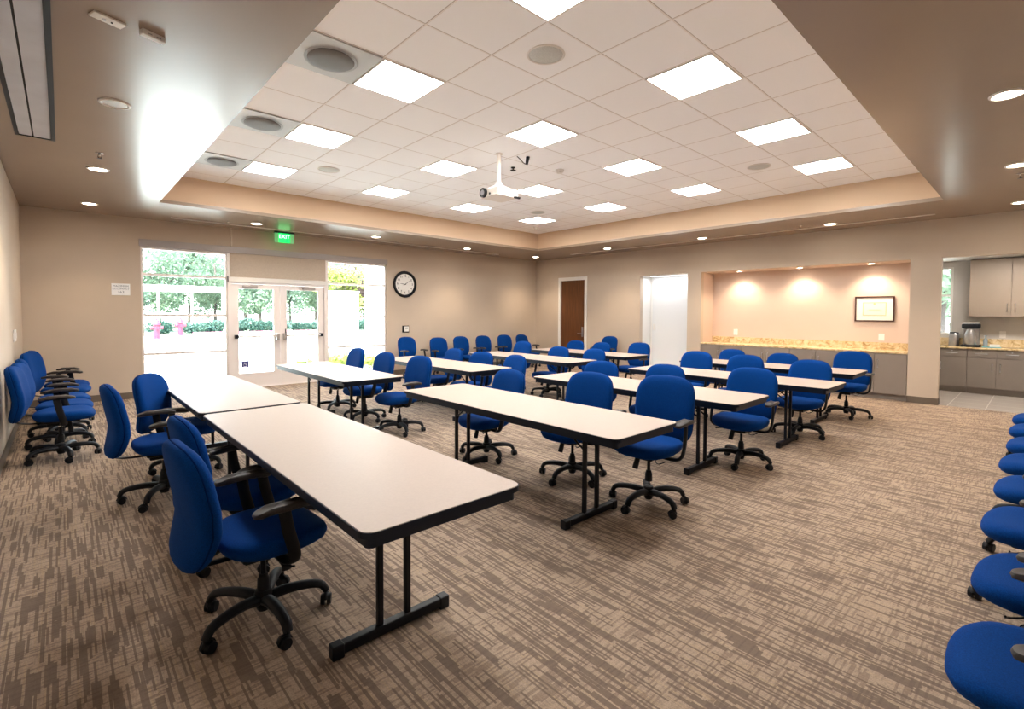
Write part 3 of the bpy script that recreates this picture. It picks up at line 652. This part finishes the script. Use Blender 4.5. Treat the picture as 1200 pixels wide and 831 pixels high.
for y, lab in ((4.62, 'left downlight in the niche ceiling'), (3.40, 'middle downlight in the niche ceiling'), (2.20, 'right downlight in the niche ceiling above the certificate')):
    downlight(11.13, y, OZ, lab, 1, 0.06, 'small downlights in the niche ceiling', (1.0, 0.78, 0.56), size=130, watts=16)
# linear diffusers
m_slot = mat('linear_diffuser', (0.62, 0.56, 0.5), 0.4)
for nm, a, lab in (('back', (1.40, 8.83, 10.13, 10.20), 'long thin white slot diffuser along the window side of the ceiling border'), ('right', (10.20, 10.27, 1.21, 8.76), 'long thin white slot diffuser along the right wall side of the ceiling border')):
    x0, x1, y0, y1 = a
    o = thing('slot_diffuser', lab, 'slot diffuser', ((x0+x1)/2, (y0+y1)/2, ZS)); hx, hy = (x1-x0)/2, (y1-y0)/2
    if hx > hy:
        obj('rail', B((-hx, hx, -hy, -hy+0.022, -0.008, 0), (-hx, hx, hy-0.022, hy, -0.008, 0)), m_slot, o); obj('slot', B(-hx, hx, -hy+0.022, hy-0.022, -0.003, 0), m_gray, o)
    else:
        obj('rail', B((-hx, -hx+0.022, -hy, hy, -0.008, 0), (hx-0.022, hx, -hy, hy, -0.008, 0)), m_slot, o); obj('slot', B(-hx+0.022, hx-0.022, -hy, hy, -0.003, 0), m_gray, o)
# projection screen housing
ps = thing('screen_housing', 'long recessed projection screen slot with brushed metal flaps in the ceiling along the left wall', 'screen housing', (-0.15, 4.4, ZS))
obj('black_frame', B((-0.135, -0.108, -1.95, 1.95, -0.014, 0), (0.103, 0.135, -1.95, 1.95, -0.014, 0), (-0.11, 0.108, 1.93, 1.95, -0.012, 0), (-0.11, 0.108, -1.95, -1.93, -0.012, 0)), m_blackp, ps)
m_flap = noisy(mat('satin_metal_flap', (0.60, 0.61, 0.66), 0.4, 0.25), (0.60, 0.61, 0.66), 0.08, 3)
obj('narrow_flap', B(-0.11, -0.022, -1.93, 1.93, -0.006, -0.001), m_flap, ps); obj('wide_flap', B(-0.010, 0.108, -1.93, 1.93, -0.006, -0.001), m_flap, ps); obj('gap', B(-0.022, -0.010, -1.93, 1.93, -0.003, -0.0005), m_dark, ps)
# plates and alarm
cp = thing('ceiling_cover_plate', 'beige rectangular cover plate with two jacks on the ceiling border', 'cover plate', (0.215, 3.53, ZS), R(20))
obj('plate', B(-0.075, 0.075, -0.035, 0.035, -0.012, 0, bev=0.003), mat('ivory_plastic', (0.82, 0.78, 0.70), 0.4), cp)
obj('jack', cyl(bmesh.new(), (-0.018, 0, -0.018), (-0.018, 0, -0.012), 0.009, n=12), m_steel, cp); obj('jack', cyl(bmesh.new(), (0.018, 0, -0.016), (0.018, 0, -0.012), 0.005, n=12), m_dark, cp)
ca = thing('ceiling_sensor', 'small white box sensor on the ceiling border beside the cover plate', 'sensor', (0.415, 3.54, ZS), R(20))
obj('sensor_body', B(-0.06, 0.06, -0.022, 0.022, -0.032, 0, bev=0.004), m_white, ca); obj('sensor_slots', B((-0.035, -0.012, -0.0225, -0.020, -0.022, -0.016), (0.01, 0.035, -0.0225, -0.020, -0.022, -0.016)), m_gray, ca)
s0 = None
for x, y, lab in ((0.31, 6.54, 'sprinkler in the left ceiling border before the glowing downlight'), (2.19, 9.84, 'sprinkler in the window-side ceiling border above the conduit'), (9.81, 3.01, 'sprinkler in the right-hand ceiling border'), (7.99, 0.22, 'sprinkler at the right frame edge below the second downlight')):
    if s0 is None:
        s0 = thing('sprinkler', lab, 'sprinkler', (x, y, ZS), 0, 'pendant sprinklers in the ceiling border')
        bm = bmesh.new(); lathe(bm, [(0.035, 0), (0.035, -0.008), (0.012, -0.012), (0.01, -0.03)], n=18); obj('escutcheon', bm, m_chrome, s0, True)
        bm = bmesh.new(); sweep(bm, [(0.012, 0, -0.03), (0.016, 0, -0.04), (0, 0, -0.055), (-0.016, 0, -0.04), (-0.012, 0, -0.03)], 0.003, n=6); obj('yoke', bm, m_blackm, s0, True)
        bm = bmesh.new(); lathe(bm, [(0.022, -0.055), (0.022, -0.058), (0.005, -0.06)], n=16); obj('deflector', bm, m_blackm, s0, True)
    else:
        o = copy_tree(s0); o.location = (x, y, ZS); o['label'] = lab

# ------------------------------------------------------------------ tables
def make_table(x0, x1, y0, y1, lab):
    cx, cy = (x0+x1)/2, (y0+y1)/2; a, b = (x1-x0)/2, (y1-y0)/2
    t = thing('folding_table', lab, 'table', (cx, cy, 0), 0, 'cream folding tables')
    top = obj('tabletop', slab(bmesh.new(), roundrect(-a+0.004, a-0.004, -b+0.004, b-0.004, 0.05), 0.722, 0.739, 0.0), m_lam, t)
    obj('edge_band', slab(bmesh.new(), roundrect(-a, a, -b, b, 0.054), 0.7145, 0.7365), m_edge, top)
    i = 0.022
    AZ = 0.675
    ap = [(-a+i, -a+i+0.02, -b+i+0.03, b-i-0.03, AZ, 0.715), (a-i-0.02, a-i, -b+i+0.03, b-i-0.03, AZ, 0.715), (-a+i+0.03, a-i-0.03, -b+i, -b+i+0.02, AZ, 0.715), (-a+i+0.03, a-i-0.03, b-i-0.02, b-i, AZ, 0.715)]
    bm = B(*ap)
    for sx in (-1, 1):
        for sy in (-1, 1):
            c0 = (sx*(a-i-0.03), sy*(b-i-0.03)); an = {(1, 1): 0, (-1, 1): 90, (-1, -1): 180, (1, -1): 270}[(sx, sy)]
            o_ = [(c0[0]+0.03*math.cos(R(an+18*k)), c0[1]+0.03*math.sin(R(an+18*k))) for k in range(6)]
            i_ = [(c0[0]+0.01*math.cos(R(an+18*k)), c0[1]+0.01*math.sin(R(an+18*k))) for k in range(5, -1, -1)]
            loft(bm, [[(x, y, 0.673) for x, y in o_+i_], [(x, y, 0.715) for x, y in o_+i_]])
    obj('apron', bm, m_edge, t)
    for s in (-1, 1):
        ly = s*(b-0.49)
        lf_ = obj('leg_frame', B((-0.14, 0.14, ly-0.015, ly+0.015, 0.68, 0.711)), m_blackm, t)
        for sx in (-1, 1):
            obj('leg', B(sx*0.072-0.014, sx*0.072+0.014, ly-0.014, ly+0.014, 0.058, 0.68, bev=0.004), m_blackm, lf_)
            bm = bmesh.new(); cyl(bm, (sx*0.072, ly-s*0.012, 0.52), (sx*0.072, ly-s*0.28, 0.70), 0.008, n=8); obj('brace', bm, m_blackm, lf_)
        fb = B(-0.30, 0.30, ly-0.022, ly+0.022, 0.012, 0.058, bev=0.006)
        box(fb, -0.305, -0.25, ly-0.026, ly+0.026, 0.0, 0.062, bev=0.006); box(fb, 0.25, 0.305, ly-0.026, ly+0.026, 0.0, 0.062, bev=0.006)
        obj('foot_bar', fb, m_blackm, lf_)
    return t
m_edge = mat('black_navy_edge', (0.006, 0.011, 0.024), 0.4, spec=0.3)
for a in ((0.755, 1.517, 1.565, 4.24, 'cream folding table closest to the camera, in the left foreground'),
          (0.75, 1.505, 4.30, 6.66, 'cream folding table end to end behind the closest one, toward the windows'),
          (2.28, 3.04, 5.22, 7.60, 'cream folding table just in front of the glass doors'),
          (2.47, 3.23, 1.74, 4.29, 'long cream folding table in the middle foreground with three blue chairs along its far side'),
          (3.92, 4.68, 5.05, 7.60, 'cream folding table behind the one by the glass doors'),
          (5.76, 6.52, 4.97, 7.50, 'cream folding table in the far window-side half, third from the glass doors'),
          (7.36, 8.12, 5.00, 7.45, 'farthest cream folding table on the window side, before the wooden door'),
          (4.20, 4.96, 1.74, 4.20, 'cream folding table directly behind the middle foreground one'),
          (5.84, 6.60, 1.50, 3.96, 'cream folding table third from the front on the kitchen side'),
          (7.50, 8.26, 1.63, 4.08, 'farthest cream folding table on the kitchen side, before the niche')):
    make_table(*a)

# ------------------------------------------------------------------ office chair
def make_chair():
    t = thing('office_chair', '', 'chair')
    # seat cushion, facing +x
    out = superell(0.240, 0.250, 2.9, 44)
    def seatz(x, y, z): return z - 1.3*max(0.0, x-0.10)**2 + 0.16*y*y*(1 if z > 0.43 else 0) + 0.25*max(0, -x-0.16)**2
    rings = []
    for s, dz in ((0.45, -0.046), (0.74, -0.044), (0.87, -0.036), (0.955, -0.018), (1.0, 0.004), (1.0, 0.016), (0.975, 0.030), (0.92, 0.041), (0.8, 0.047), (0.55, 0.049), (0.25, 0.048)):
        rings.append([(x*s+0.035, y*s, seatz(x*s, y*s, 0.432+dz)) for x, y in out])
    obj('seat', loft(bmesh.new(), rings), m_fabric, t, True)
    seat_pan = B(-0.13, 0.16, -0.14, 0.14, 0.366, 0.392, bev=0.01); obj('seat_pan', seat_pan, m_blackp, t)
    # backrest cushion
    def bx(y, z):
        d = z-0.61
        lean = -0.040*(max(0, d)/0.34)**2 - 0.030*(max(0, -d)/0.22)**1.6 - 0.02*d + 0.016*math.exp(-(d/0.11)**2)
        return -0.314 + lean + 0.45*y*y
    HB = 0.278
    out2 = superell(0.254, HB, 4.6, 60)
    def shape(y, v):
        k = 1.0 - 0.13*max(0, -v/HB)**1.6 - 0.04*max(0, v/HB)**2
        return y*k, 0.671+v - 0.026*(y/0.254)**2*(1 if v > 0 else -0.6)*abs(v)/HB
    rings = []
    for s, w in ((0.2, -0.044), (0.6, -0.044), (0.82, -0.041), (0.91, -0.034), (0.965, -0.020), (0.985, -0.006), (0.978, 0.0), (0.99, 0.006), (0.99, 0.018), (0.965, 0.032), (0.91, 0.043), (0.80, 0.050), (0.55, 0.053), (0.2, 0.053)):
        rg = []
        for y, v in out2:
            yy, zz = shape(y*s, v*s); rg.append((bx(yy, zz)+w, yy, zz))
        rings.append(rg)
    bk = obj('backrest', loft(bmesh.new(), rings), m_fabric, t, True)
    pp = []
    for y, v in out2:
        yy, zz = shape(y*0.984, v*0.984); pp.append((bx(yy, zz)+0.0, yy, zz))
    obj('piping', sweep(bmesh.new(), pp, 0.0038, n=6, closed=True), m_seam, bk, True)
    # back support bar
    obj('back_support', sweep(bmesh.new(), smoothpath([(-0.06, 0, 0.362), (-0.18, 0, 0.362), (-0.27, 0, 0.372), (-0.345, 0, 0.405), (-0.352, 0, 0.45)], 4), 0.0075, n=10, wide=(0, 1, 0), ratio=3.2), m_blackp, t, True)
    # armrests
    for s in (-1, 1):
        pts = smoothpath([(0.03, s*0.13, 0.362), (0.035, s*0.22, 0.360), (0.045, s*0.272, 0.385), (0.035, s*0.290, 0.44), (0.01, s*0.292, 0.54), (-0.005, s*0.288, 0.635)], 4)
        ar = obj('armrest', sweep(bmesh.new(), pts, [0.0125]*len(pts), n=10, wide=(1, 0, 0), ratio=2.2), m_blackp, t, True)
        o5 = [(x, y) for x, y in superell(0.135, 0.041, 3.2, 28)]
        rings = []
        for sc_, z in ((0.8, 0.634), (0.97, 0.638), (1.0, 0.648), (0.97, 0.657), (0.85, 0.662), (0.4, 0.663)):
            rings.append([(0.0+x*sc_, s*(0.283-0.25*max(0, x)*0.25)+y*sc_, z-0.25*max(0, abs(x)-0.08)) for x, y in o5])
        obj('arm_pad', loft(bmesh.new(), rings), m_armpad, ar, True)
    # mechanism, lever, tension knob
    mech = obj('mechanism', B(-0.10, 0.09, -0.065, 0.065, 0.325, 0.37, bev=0.008), m_blackp, t)
    obj('height_lever', sweep(bmesh.new(), smoothpath([(0.02, -0.06, 0.345), (0.02, -0.17, 0.34), (0.025, -0.20, 0.335), (0.06, -0.235, 0.332)], 3), 0.0055, n=6), m_blackp, mech, True)
    bm = bmesh.new(); cyl(bm, (0.075, -0.055, 0.345), (0.085, -0.075, 0.25), 0.020, 0.023, n=16); obj('tension_knob', bm, m_blackp, mech, True)
    obj('wire_hoop', sweep(bmesh.new(), smoothpath([(0.08, 0.10, 0.368), (0.12, 0.11, 0.345), (0.16, 0.15, 0.343), (0.16, 0.20, 0.368)], 3), 0.004, n=6), m_blackm, mech, True)
    # gas column
    gc = obj('gas_column', cyl(bmesh.new(), (0, 0, 0.16), (0, 0, 0.335), 0.013, n=18), m_chrome if False else m_blackm, t, True)
    bm = bmesh.new(); lathe(bm, [(0.029, 0.145), (0.027, 0.205), (0.021, 0.215), (0.0215, 0.225), (0.017, 0.23)], n=20); obj('column_shroud', bm, m_blackp, gc, True)
    bm = bmesh.new(); lathe(bm, [(0.017, 0.305), (0.021, 0.309), (0.021, 0.330)], n=18); obj('steel_collar', bm, m_chrome, gc, True)
    hub = obj('base_hub', lathe(bmesh.new(), [(0.026, 0.05), (0.030, 0.055), (0.040, 0.09), (0.043, 0.13), (0.036, 0.15), (0.03, 0.152)], n=24), m_blackp, t, True)
    for k in range(5):
        a = 2*PI*k/5+0.3; d = Vector((math.cos(a), math.sin(a), 0))
        prof = smoothpath([(0.03, 0, 0.108), (0.10, 0, 0.122), (0.19, 0, 0.121), (0.262, 0, 0.104), (0.290, 0, 0.066)], 4)
        rr = [0.0255-0.008*i/(len(prof)-1) for i in range(len(prof))]
        leg = obj('base_leg', sweep(bmesh.new(), [Vector((d.x*p.x, d.y*p.x, p.z)) for p in prof], rr, n=10, wide=(-d.y, d.x, 0), ratio=1.25), m_blackp, t, True)
        c = d*0.292; ca_ = a+1.1+0.9*math.sin(k*2.3); f = Vector((math.cos(ca_), math.sin(ca_), 0)); q = Vector((-f.y, f.x, 0))
        c2 = c - f*0.018
        bm = bmesh.new()
        for sd in (-1, 1):
            p_ = c2+q*sd*0.006; p2 = c2+q*sd*0.025
            cyl(bm, (p_.x, p_.y, 0.029), (p2.x, p2.y, 0.029), 0.029, 0.025, n=20)
        cyl(bm, (c.x, c.y, 0.03), (c.x, c.y, 0.072), 0.0085, n=10)
        sweep(bm, [c2+f*(0.033*math.cos(b_))+Vector((0, 0, 0.029+0.034*math.sin(b_))) for b_ in [R(15+25*i) for i in range(7)]], 0.004, n=8, wide=tuple(q), ratio=2.6)
        obj('caster', bm, m_blackp, leg, True)
    return t
UPPER = {'seat', 'seat_pan', 'backrest', 'back_support', 'armrest', 'mechanism'}
proto = make_chair(); first = [True]
def chair(x, y, deg, dz, lab, grp, spin=None):
    if first[0]: o = proto; first[0] = False
    else: o = copy_tree(proto)
    o.location = (x, y, 0); o.rotation_euler = (0, 0, R(deg)); o['label'] = lab; o['group'] = grp
    sp = random.uniform(0, 72) if spin is None else spin
    for ch in o.children:
        nm = ch.name.split('.')[0]
        if nm in UPPER: ch.location = (0, 0, dz)
        elif nm in ('base_leg',): ch.rotation_euler = (0, 0, R(sp))
        elif nm == 'gas_column' and dz > 0: ch.location = (0, 0, dz)
    return o
GA, GB, GC_, GD, GE = 'blue chairs on the near side of the left foreground tables', 'blue chairs along the far sides of the folding tables', 'blue chairs lined up against the back wall', 'blue chairs in a row against the left wall', 'blue chairs in a row along the right edge of the photo'
CH = [
 (0.705, 2.56, 3, -0.005, 'blue swivel chair closest to the camera, at the left foreground table', GA, 38),
 (0.82, 3.30, 2, -0.03, 'blue swivel chair half hidden behind the closest one at the left foreground table', GA, 40),
 (0.585, 4.78, 2, 0.01, 'blue swivel chair at the second left table, seen edge-on, leftmost at the tables', GA, 5),
 (0.86, 5.50, -32, -0.02, 'blue swivel chair at the second left table turned toward the camera, beside the edge-on one', GA, 50),
 (3.12, 7.37, 180, 0, 'farthest of three blue chairs at the table before the glass doors', GB, None),
 (3.11, 6.42, 182, -0.01, 'middle of three blue chairs at the table before the glass doors', GB, None),
 (3.11, 5.47, 184, 0, 'nearest of three blue chairs at the table before the glass doors', GB, 57),
 (3.26, 3.93, 178, -0.048, 'farthest of three blue chairs at the middle foreground table', GB, 64),
 (3.42, 2.89, 188, 0.0, 'middle of three blue chairs at the middle foreground table', GB, 54),
 (3.39, 2.08, 187, 0.048, 'nearest of three blue chairs at the middle foreground table, by its near corner', GB, 48),
 (4.75, 7.00, 180, -0.06, 'low blue chair at the far end of the table behind the glass-door table', GB, None),
 (4.73, 6.15, 190, -0.07, 'low blue chair in the middle of the table behind the glass-door table', GB, None),
 (4.73, 5.42, 176, -0.07, 'low blue chair at the near end of the table behind the glass-door table', GB, None),
 (6.62, 7.21, 178, -0.01, 'taller blue chair at the far end of the third window-side table', GB, None),
 (6.56, 6.15, 182, -0.06, 'low blue chair in the middle of the third window-side table', GB, None),
 (6.62, 5.38, 178, -0.06, 'low blue chair at the near end of the third window-side table', GB, None),
 (8.30, 7.22, 178, -0.05, 'blue chair at the last window-side table, straight in front of the wooden door', GB, None),
 (8.30, 6.50, 177, -0.06, 'blue chair in the middle of the last window-side table, right of the wooden door', GB, None),
 (8.42, 5.60, 182, -0.03, 'blue chair at the near end of the last window-side table, before the alcove', GB, None),
 (10.09, 7.58, 178, -0.02, 'blue chair standing alone against the right wall between wooden door and alcove', 'blue chairs away from the tables', None),
 (4.99, 3.92, 192, -0.07, 'low blue chair at the far end of the second kitchen-side table', GB, None),
 (5.07, 3.05, 187, -0.05, 'blue chair in the middle of the second kitchen-side table', GB, None),
 (5.04, 2.04, 184, 0.0, 'blue chair at the near end of the second kitchen-side table', GB, 66),
 (6.89, 3.60, 181, -0.01, 'blue chair at the far end of the third kitchen-side table, right of the alcove', GB, None),
 (6.80, 2.82, 183, -0.01, 'blue chair in the middle of the third kitchen-side table', GB, None),
 (6.78, 2.03, 177, -0.02, 'blue chair at the near end of the third kitchen-side table', GB, 60),
 (8.48, 3.78, 172, -0.06, 'low blue chair at the far end of the last kitchen-side table', GB, None),
 (8.48, 2.92, 178, -0.08, 'low blue chair in the middle of the last kitchen-side table', GB, None),
 (8.55, 1.95, 180, 0.01, 'blue chair at the near end of the last kitchen-side table, before the niche cabinets', GB, 12),
 (6.00, 9.85, -84, -0.01, 'leftmost blue chair against the back wall, below the clock', GC_, None),
 (6.87, 9.87, -91, -0.05, 'second blue chair from the left against the back wall', GC_, None),
 (7.57, 9.85, -87, -0.04, 'third blue chair from the left against the back wall', GC_, None),
 (8.27, 9.82, -90, -0.04, 'fourth blue chair from the left against the back wall', GC_, None),
 (9.07, 9.87, -91, -0.04, 'fifth blue chair from the left against the back wall', GC_, None),
 (9.79, 9.88, -84, -0.05, 'last blue chair against the back wall, in the far corner', GC_, None),
 (-0.030, 6.78, -4, 0.02, 'nearest blue chair of the row against the left wall', GD, 55),
 (-0.025, 7.46, -6, 0.0, 'second nearest blue chair of the row against the left wall', GD, 35),
 (-0.025, 8.08, 2, 0.0, 'third blue chair of the row against the left wall', GD, None),
 (-0.005, 8.85, -16, 0.02, 'fourth blue chair of the row against the left wall, slightly turned', GD, None),
 (0.005, 9.60, -10, 0.0, 'farthest blue chair of the row against the left wall, by the corner', GD, None),
 (2.09, -0.09, 92, 0.0, 'blue chair at the bottom right corner of the photo, nearest of the right-hand row', GE, 55),
 (2.81, -0.10, 88, 0.0, 'second blue chair from the bottom in the right-hand row', GE, 50),
 (3.56, -0.08, 90, 0.0, 'third blue chair from the bottom in the right-hand row', GE, 58),
 (4.33, -0.09, 90, 0.0, 'fourth blue chair from the bottom in the right-hand row', GE, 55),
 (5.07, -0.08, 90, 0.0, 'fifth blue chair from the bottom in the right-hand row', GE, None),
 (5.83, -0.09, 90, 0.0, 'sixth blue chair from the bottom in the right-hand row', GE, None),
 (6.58, -0.08, 90, 0.0, 'seventh blue chair from the bottom in the right-hand row', GE, None),
 (7.33, -0.08, 90, 0.0, 'farthest blue chair of the right-hand row, by the kitchenette opening', GE, None),
]
for c_ in CH: chair(*c_)

# ------------------------------------------------------------------ outdoors
ZG = -0.08
m_conc = noisy(mat('pale_concrete', (0.62, 0.60, 0.55), 0.8), (0.62, 0.60, 0.55), 0.04, 1.5)
m_asph = noisy(mat('sunlit_asphalt', (0.45, 0.45, 0.44), 0.9), (0.45, 0.45, 0.44), 0.06, 2)
m_soil = noisy(mat('planting_bed', (0.12, 0.15, 0.10), 0.95), (0.12, 0.15, 0.10), 0.25, 3)
struct('floor_patio', B(-30, 45, YN+NT, 22, ZG-0.1, ZG), m_conc, 'pale concrete patio outside')
struct('floor_street', B(-60, 90, 22, 39.5, ZG-0.12, ZG-0.02), m_asph, 'sunlit grey driveway outside the windows')
struct('floor_garden', B(-60, 90, 39.7, 140, ZG-0.12, ZG+0.05), m_soil, 'planted ground beyond the kerb')
struct('floor_sideyard', B(KX+0.15, 45, -30, YN+NT, ZG-0.1, ZG), m_conc, 'pale paving outside the kitchenette')
tag(obj('red_kerb', B(6.6, 17.5, 39.5, 39.7, ZG-0.02, ZG+0.16, bev=0.02), mat('pinkish_red_paint', (0.28, 0.06, 0.12), 0.6)), 'long red painted kerb across the driveway', 'kerb')
m_hyd = mat('red_hydrant_paint', (0.24, 0.012, 0.035), 0.45)
def hydrant(x, y, lab, s=1.0):
    h = thing('fire_hydrant', lab, 'hydrant', (x, y, ZG), 0, 'red hydrants outside'); h.scale = (s, s, s)
    bm = bmesh.new(); lathe(bm, [(0.17, 0), (0.17, 0.05), (0.12, 0.06), (0.12, 0.60), (0.15, 0.62), (0.15, 0.68), (0.13, 0.72), (0.10, 0.80), (0.04, 0.86), (0.04, 0.92)], n=20); obj('barrel', bm, m_hyd, h, True)
    for a in (0, PI, -PI/2):
        d_ = Vector((math.cos(a), math.sin(a), 0)); bm = bmesh.new(); cyl(bm, d_*0.1+Vector((0, 0, 0.5)), d_*0.24+Vector((0, 0, 0.5)), 0.075, n=14); obj('outlet_cap', bm, m_hyd, h, True)
hydrant(4.07, 35.1, 'red fire hydrant seen through the lower part of the left window', 1.25)
hydrant(5.84, 39.2, 'fainter red hydrant behind the first one, seen through the left window', 1.3)
def leaf_mat(name, c1, c2):
    m = mat(name, c1, 0.6)
    g = G(m); oi = g.n.new('ShaderNodeNewGeometry')
    g.l.new(g.mix(oi.outputs['Random Per Island'], c1, c2), g.b.inputs['Base Color'])
    tb = g.n.new('ShaderNodeBsdfTranslucent'); tb.inputs['Color'].default_value = (*c2, 1)
    ms = g.n.new('ShaderNodeMixShader'); ms.inputs[0].default_value = 0.35
    g.l.new(g.b.outputs[0], ms.inputs[1]); g.l.new(tb.outputs[0], ms.inputs[2]); g.l.new(ms.outputs[0], g.n['Material Output'].inputs['Surface'])
    return m
m_leafA = leaf_mat('teal_green_leaves', (0.05, 0.095, 0.065), (0.20, 0.27, 0.18))
m_leafB = leaf_mat('dark_shrub_leaves', (0.010, 0.042, 0.034), (0.05, 0.11, 0.08))
m_leafC = leaf_mat('yellow_green_leaves', (0.19, 0.23, 0.045), (0.38, 0.42, 0.10))
m_leafD = leaf_mat('reddish_leaves', (0.08, 0.05, 0.045), (0.20, 0.13, 0.12))
m_bark = noisy(mat('grey_bark', (0.07, 0.055, 0.05), 0.9), (0.07, 0.055, 0.05), 0.3, 4)
def leaves(n, blobs, size, seed):
    rnd = random.Random(seed); vs, fs = [], []
    for _ in range(n):
        cx, cy, cz, r, rz_ = rnd.choice(blobs)
        while True:
            p = Vector((rnd.uniform(-1, 1), rnd.uniform(-1, 1), rnd.uniform(-1, 1)))
            if 0.3 < p.length < 1: break
        c = Vector((cx+p.x*r, cy+p.y*r, cz+p.z*rz_)); a = Vector((rnd.gauss(0, 1), rnd.gauss(0, 1), rnd.gauss(0, 1))).normalized(); b = a.orthogonal().normalized()
        s = size*rnd.uniform(0.6, 1.3); k = len(vs)
        vs += [c-a*s, c-b*s*0.45, c+a*s, c+b*s*0.45]; fs.append((k, k+1, k+2, k+3))
    me = bpy.data.meshes.new('foliage'); me.from_pydata(vs, [], fs); return me
def crown_blobs(h, w, seed):
    rnd = random.Random(seed); return [(rnd.uniform(-w, w)*0.6, rnd.uniform(-w, w)*0.6, h*rnd.uniform(0.26, 0.92), w*rnd.uniform(0.3, 0.5), w*rnd.uniform(0.25, 0.42)) for _ in range(20)]
TM = [leaves(5200, crown_blobs(9, 3.6, s), 0.21, s) for s in (1, 2, 3)]
def tree(x, y, h, k, m, lab, grp='trees beyond the driveway'):
    t = thing('tree', lab, 'tree', (x, y, ZG), random.uniform(0, 6), grp); s = h/9; t.scale = (s, s, s)
    me = TM[k].copy(); me.materials.append(m); o = bpy.data.objects.new('foliage', me); C.objects.link(o); o.parent = t
    bm = bmesh.new(); sweep(bm, smoothpath([(0, 0, 0), (0.1, 0.05, 2.5), (-0.05, 0.1, 5), (0.1, 0, 7.6)], 3), [0.2-0.012*i for i in range(10)], n=10)
    for q in ((1.5, 0.4, 5.8), (-1.4, -0.5, 5.5), (0.4, 1.5, 6.4), (-0.3, -1.4, 6.2)): sweep(bm, [(0.05, 0.05, 3.6), (q[0]*0.5, q[1]*0.5, 4.9), q], [0.09, 0.06, 0.03], n=7)
    obj('trunk', bm, m_bark, t, True)
TR = []
for r_i, (yy, xs) in enumerate(((47.5, (3.0, 9.6, 15.6, 20.5, 26.6, 32.5)), (55, (6.6, 13.8, 20.9, 28.0)), (63, (3.0, 10.2, 17.3, 24.4, 31.5)))):
    for q, xx in enumerate(xs): TR.append((xx, yy, (6.4, 7.8, 9.2)[r_i]+0.35*math.sin(q*2.1), (q+r_i) % 3, r_i, q))
ORD = ('first', 'second', 'third', 'fourth', 'fifth', 'sixth')
for xx, yy, hh_, k, r_i, q in TR:
    mm = m_leafC if (r_i, q) == (0, 3) else m_leafA
    kind_ = 'yellow-green' if mm is m_leafC else 'pale green'
    tree(xx, yy, hh_, k, mm, '%s tree in the %s tree row outside, %s from the left' % (kind_, ('nearest', 'middle', 'farthest')[r_i], ORD[q]))
tree(23.7, 50.5, 7.2, 1, m_leafD, 'reddish tree seen at the upper right of the right window')
SM = [leaves(900, [(0, 0, 0.45, 0.8, 0.42), (0.4, 0.2, 0.4, 0.5, 0.35), (-0.4, -0.1, 0.38, 0.5, 0.33)], 0.09, s) for s in (11, 12)]
def shrub(x, y, s, m, lab, grp, k=0):
    me = SM[k % 2].copy(); me.name = 'shrub'; me.materials.append(m)
    o = bpy.data.objects.new('shrub', me); C.objects.link(o); o.location = (x, y, ZG); o.scale = (s, s, s); o.rotation_euler = (0, 0, random.uniform(0, 6)); tag(o, lab, 'shrub', grp)
gs = 'shrubs beyond the kerb'
for i, (x, s, lab) in enumerate(((3.2, 1.2, 'shrub at the left edge of the left window'), (4.95, 1.7, 'dark rounded shrub right beside the red hydrant'), (6.9, 1.5, 'shrub right of the fainter hydrant'), (8.2, 1.7, 'shrub in the middle of the left window above the red kerb'), (9.5, 1.6, 'shrub left of the glass door frame'),
    (10.55, 1.9, 'dark shrub at the left side of the left door pane'), (12.1, 1.7, 'dark shrub in the middle of the left door pane'), (12.9, 1.8, 'dark shrub at the right side of the left door pane'), (14.3, 1.4, 'shrub at the left side of the right door pane'), (16.0, 1.7, 'dark shrub at the right side of the right door pane'), (17.8, 1.6, 'shrub low in the right window beside the white shed'), (19.6, 1.7, 'shrub low at the right side of the right window'))):
    shrub(x, 40.75+0.3*(i % 2), s*0.68, m_leafB, lab, gs, i)
for x, y, s, k, lab in ((4.62, 12.75, 0.5, 0, 'yellow-green bush low behind the right glass door'), (5.55, 12.9, 0.6, 1, 'yellow-green bush low in the left of the right window'), (6.45, 13.1, 0.5, 0, 'yellow-green bush low in the middle of the right window'), (7.1, 12.6, 0.42, 1, 'yellow-green bush low at the right of the right window')):
    shrub(x, y, s, m_leafC, lab, 'bushes just outside the window front', k)
m_bld = mat('white_stucco', (0.80, 0.78, 0.74), 0.8)
cpt = thing('carport', 'long white flat-roofed carport seen through the left window', 'carport', (6.0, 43.6, ZG))
obj('roof', B(-3.2, 3.2, -1.5, 1.5, 3.05, 3.45, bev=0.03), m_bld, cpt)
for x in (-3.0, -1.0, 1.0, 3.0): obj('post', B(x-0.06, x+0.06, -1.4, -1.28, 0, 3.05), m_bld, cpt)
shd = thing('white_shed', 'plain white shed seen through the right window', 'shed', (13.6, 31.5, ZG))
obj('shed_wall', B(-0.85, 0.85, -0.8, 0.8, 0, 2.9), m_bld, shd); obj('flat_roof', B(-0.9, 0.9, -0.85, 0.85, 2.9, 2.98), m_alu, shd); obj('seam_strip', B(-0.86, 0.86, -0.815, -0.8, 1.9, 1.95), m_gray, shd)
pc = thing('porch_column', 'white square porch column at the right edge of the right window', 'column', (7.05, 13.9, ZG))
obj('shaft', B(-0.22, 0.22, -0.22, 0.22, 0.0, 4.6, bev=0.01), m_bld, pc); obj('plinth', B(-0.28, 0.28, -0.28, 0.28, 0.0, 0.25, bev=0.01), m_bld, pc)
for x, y, h, lab in ((26, 6.5, 7, 'farther tree outside the kitchenette window'), (20, 2.2, 7, 'nearer pale green tree outside the kitchenette window')):
    tree(x, y, h, 1, m_leafA, lab, 'trees outside the kitchenette')
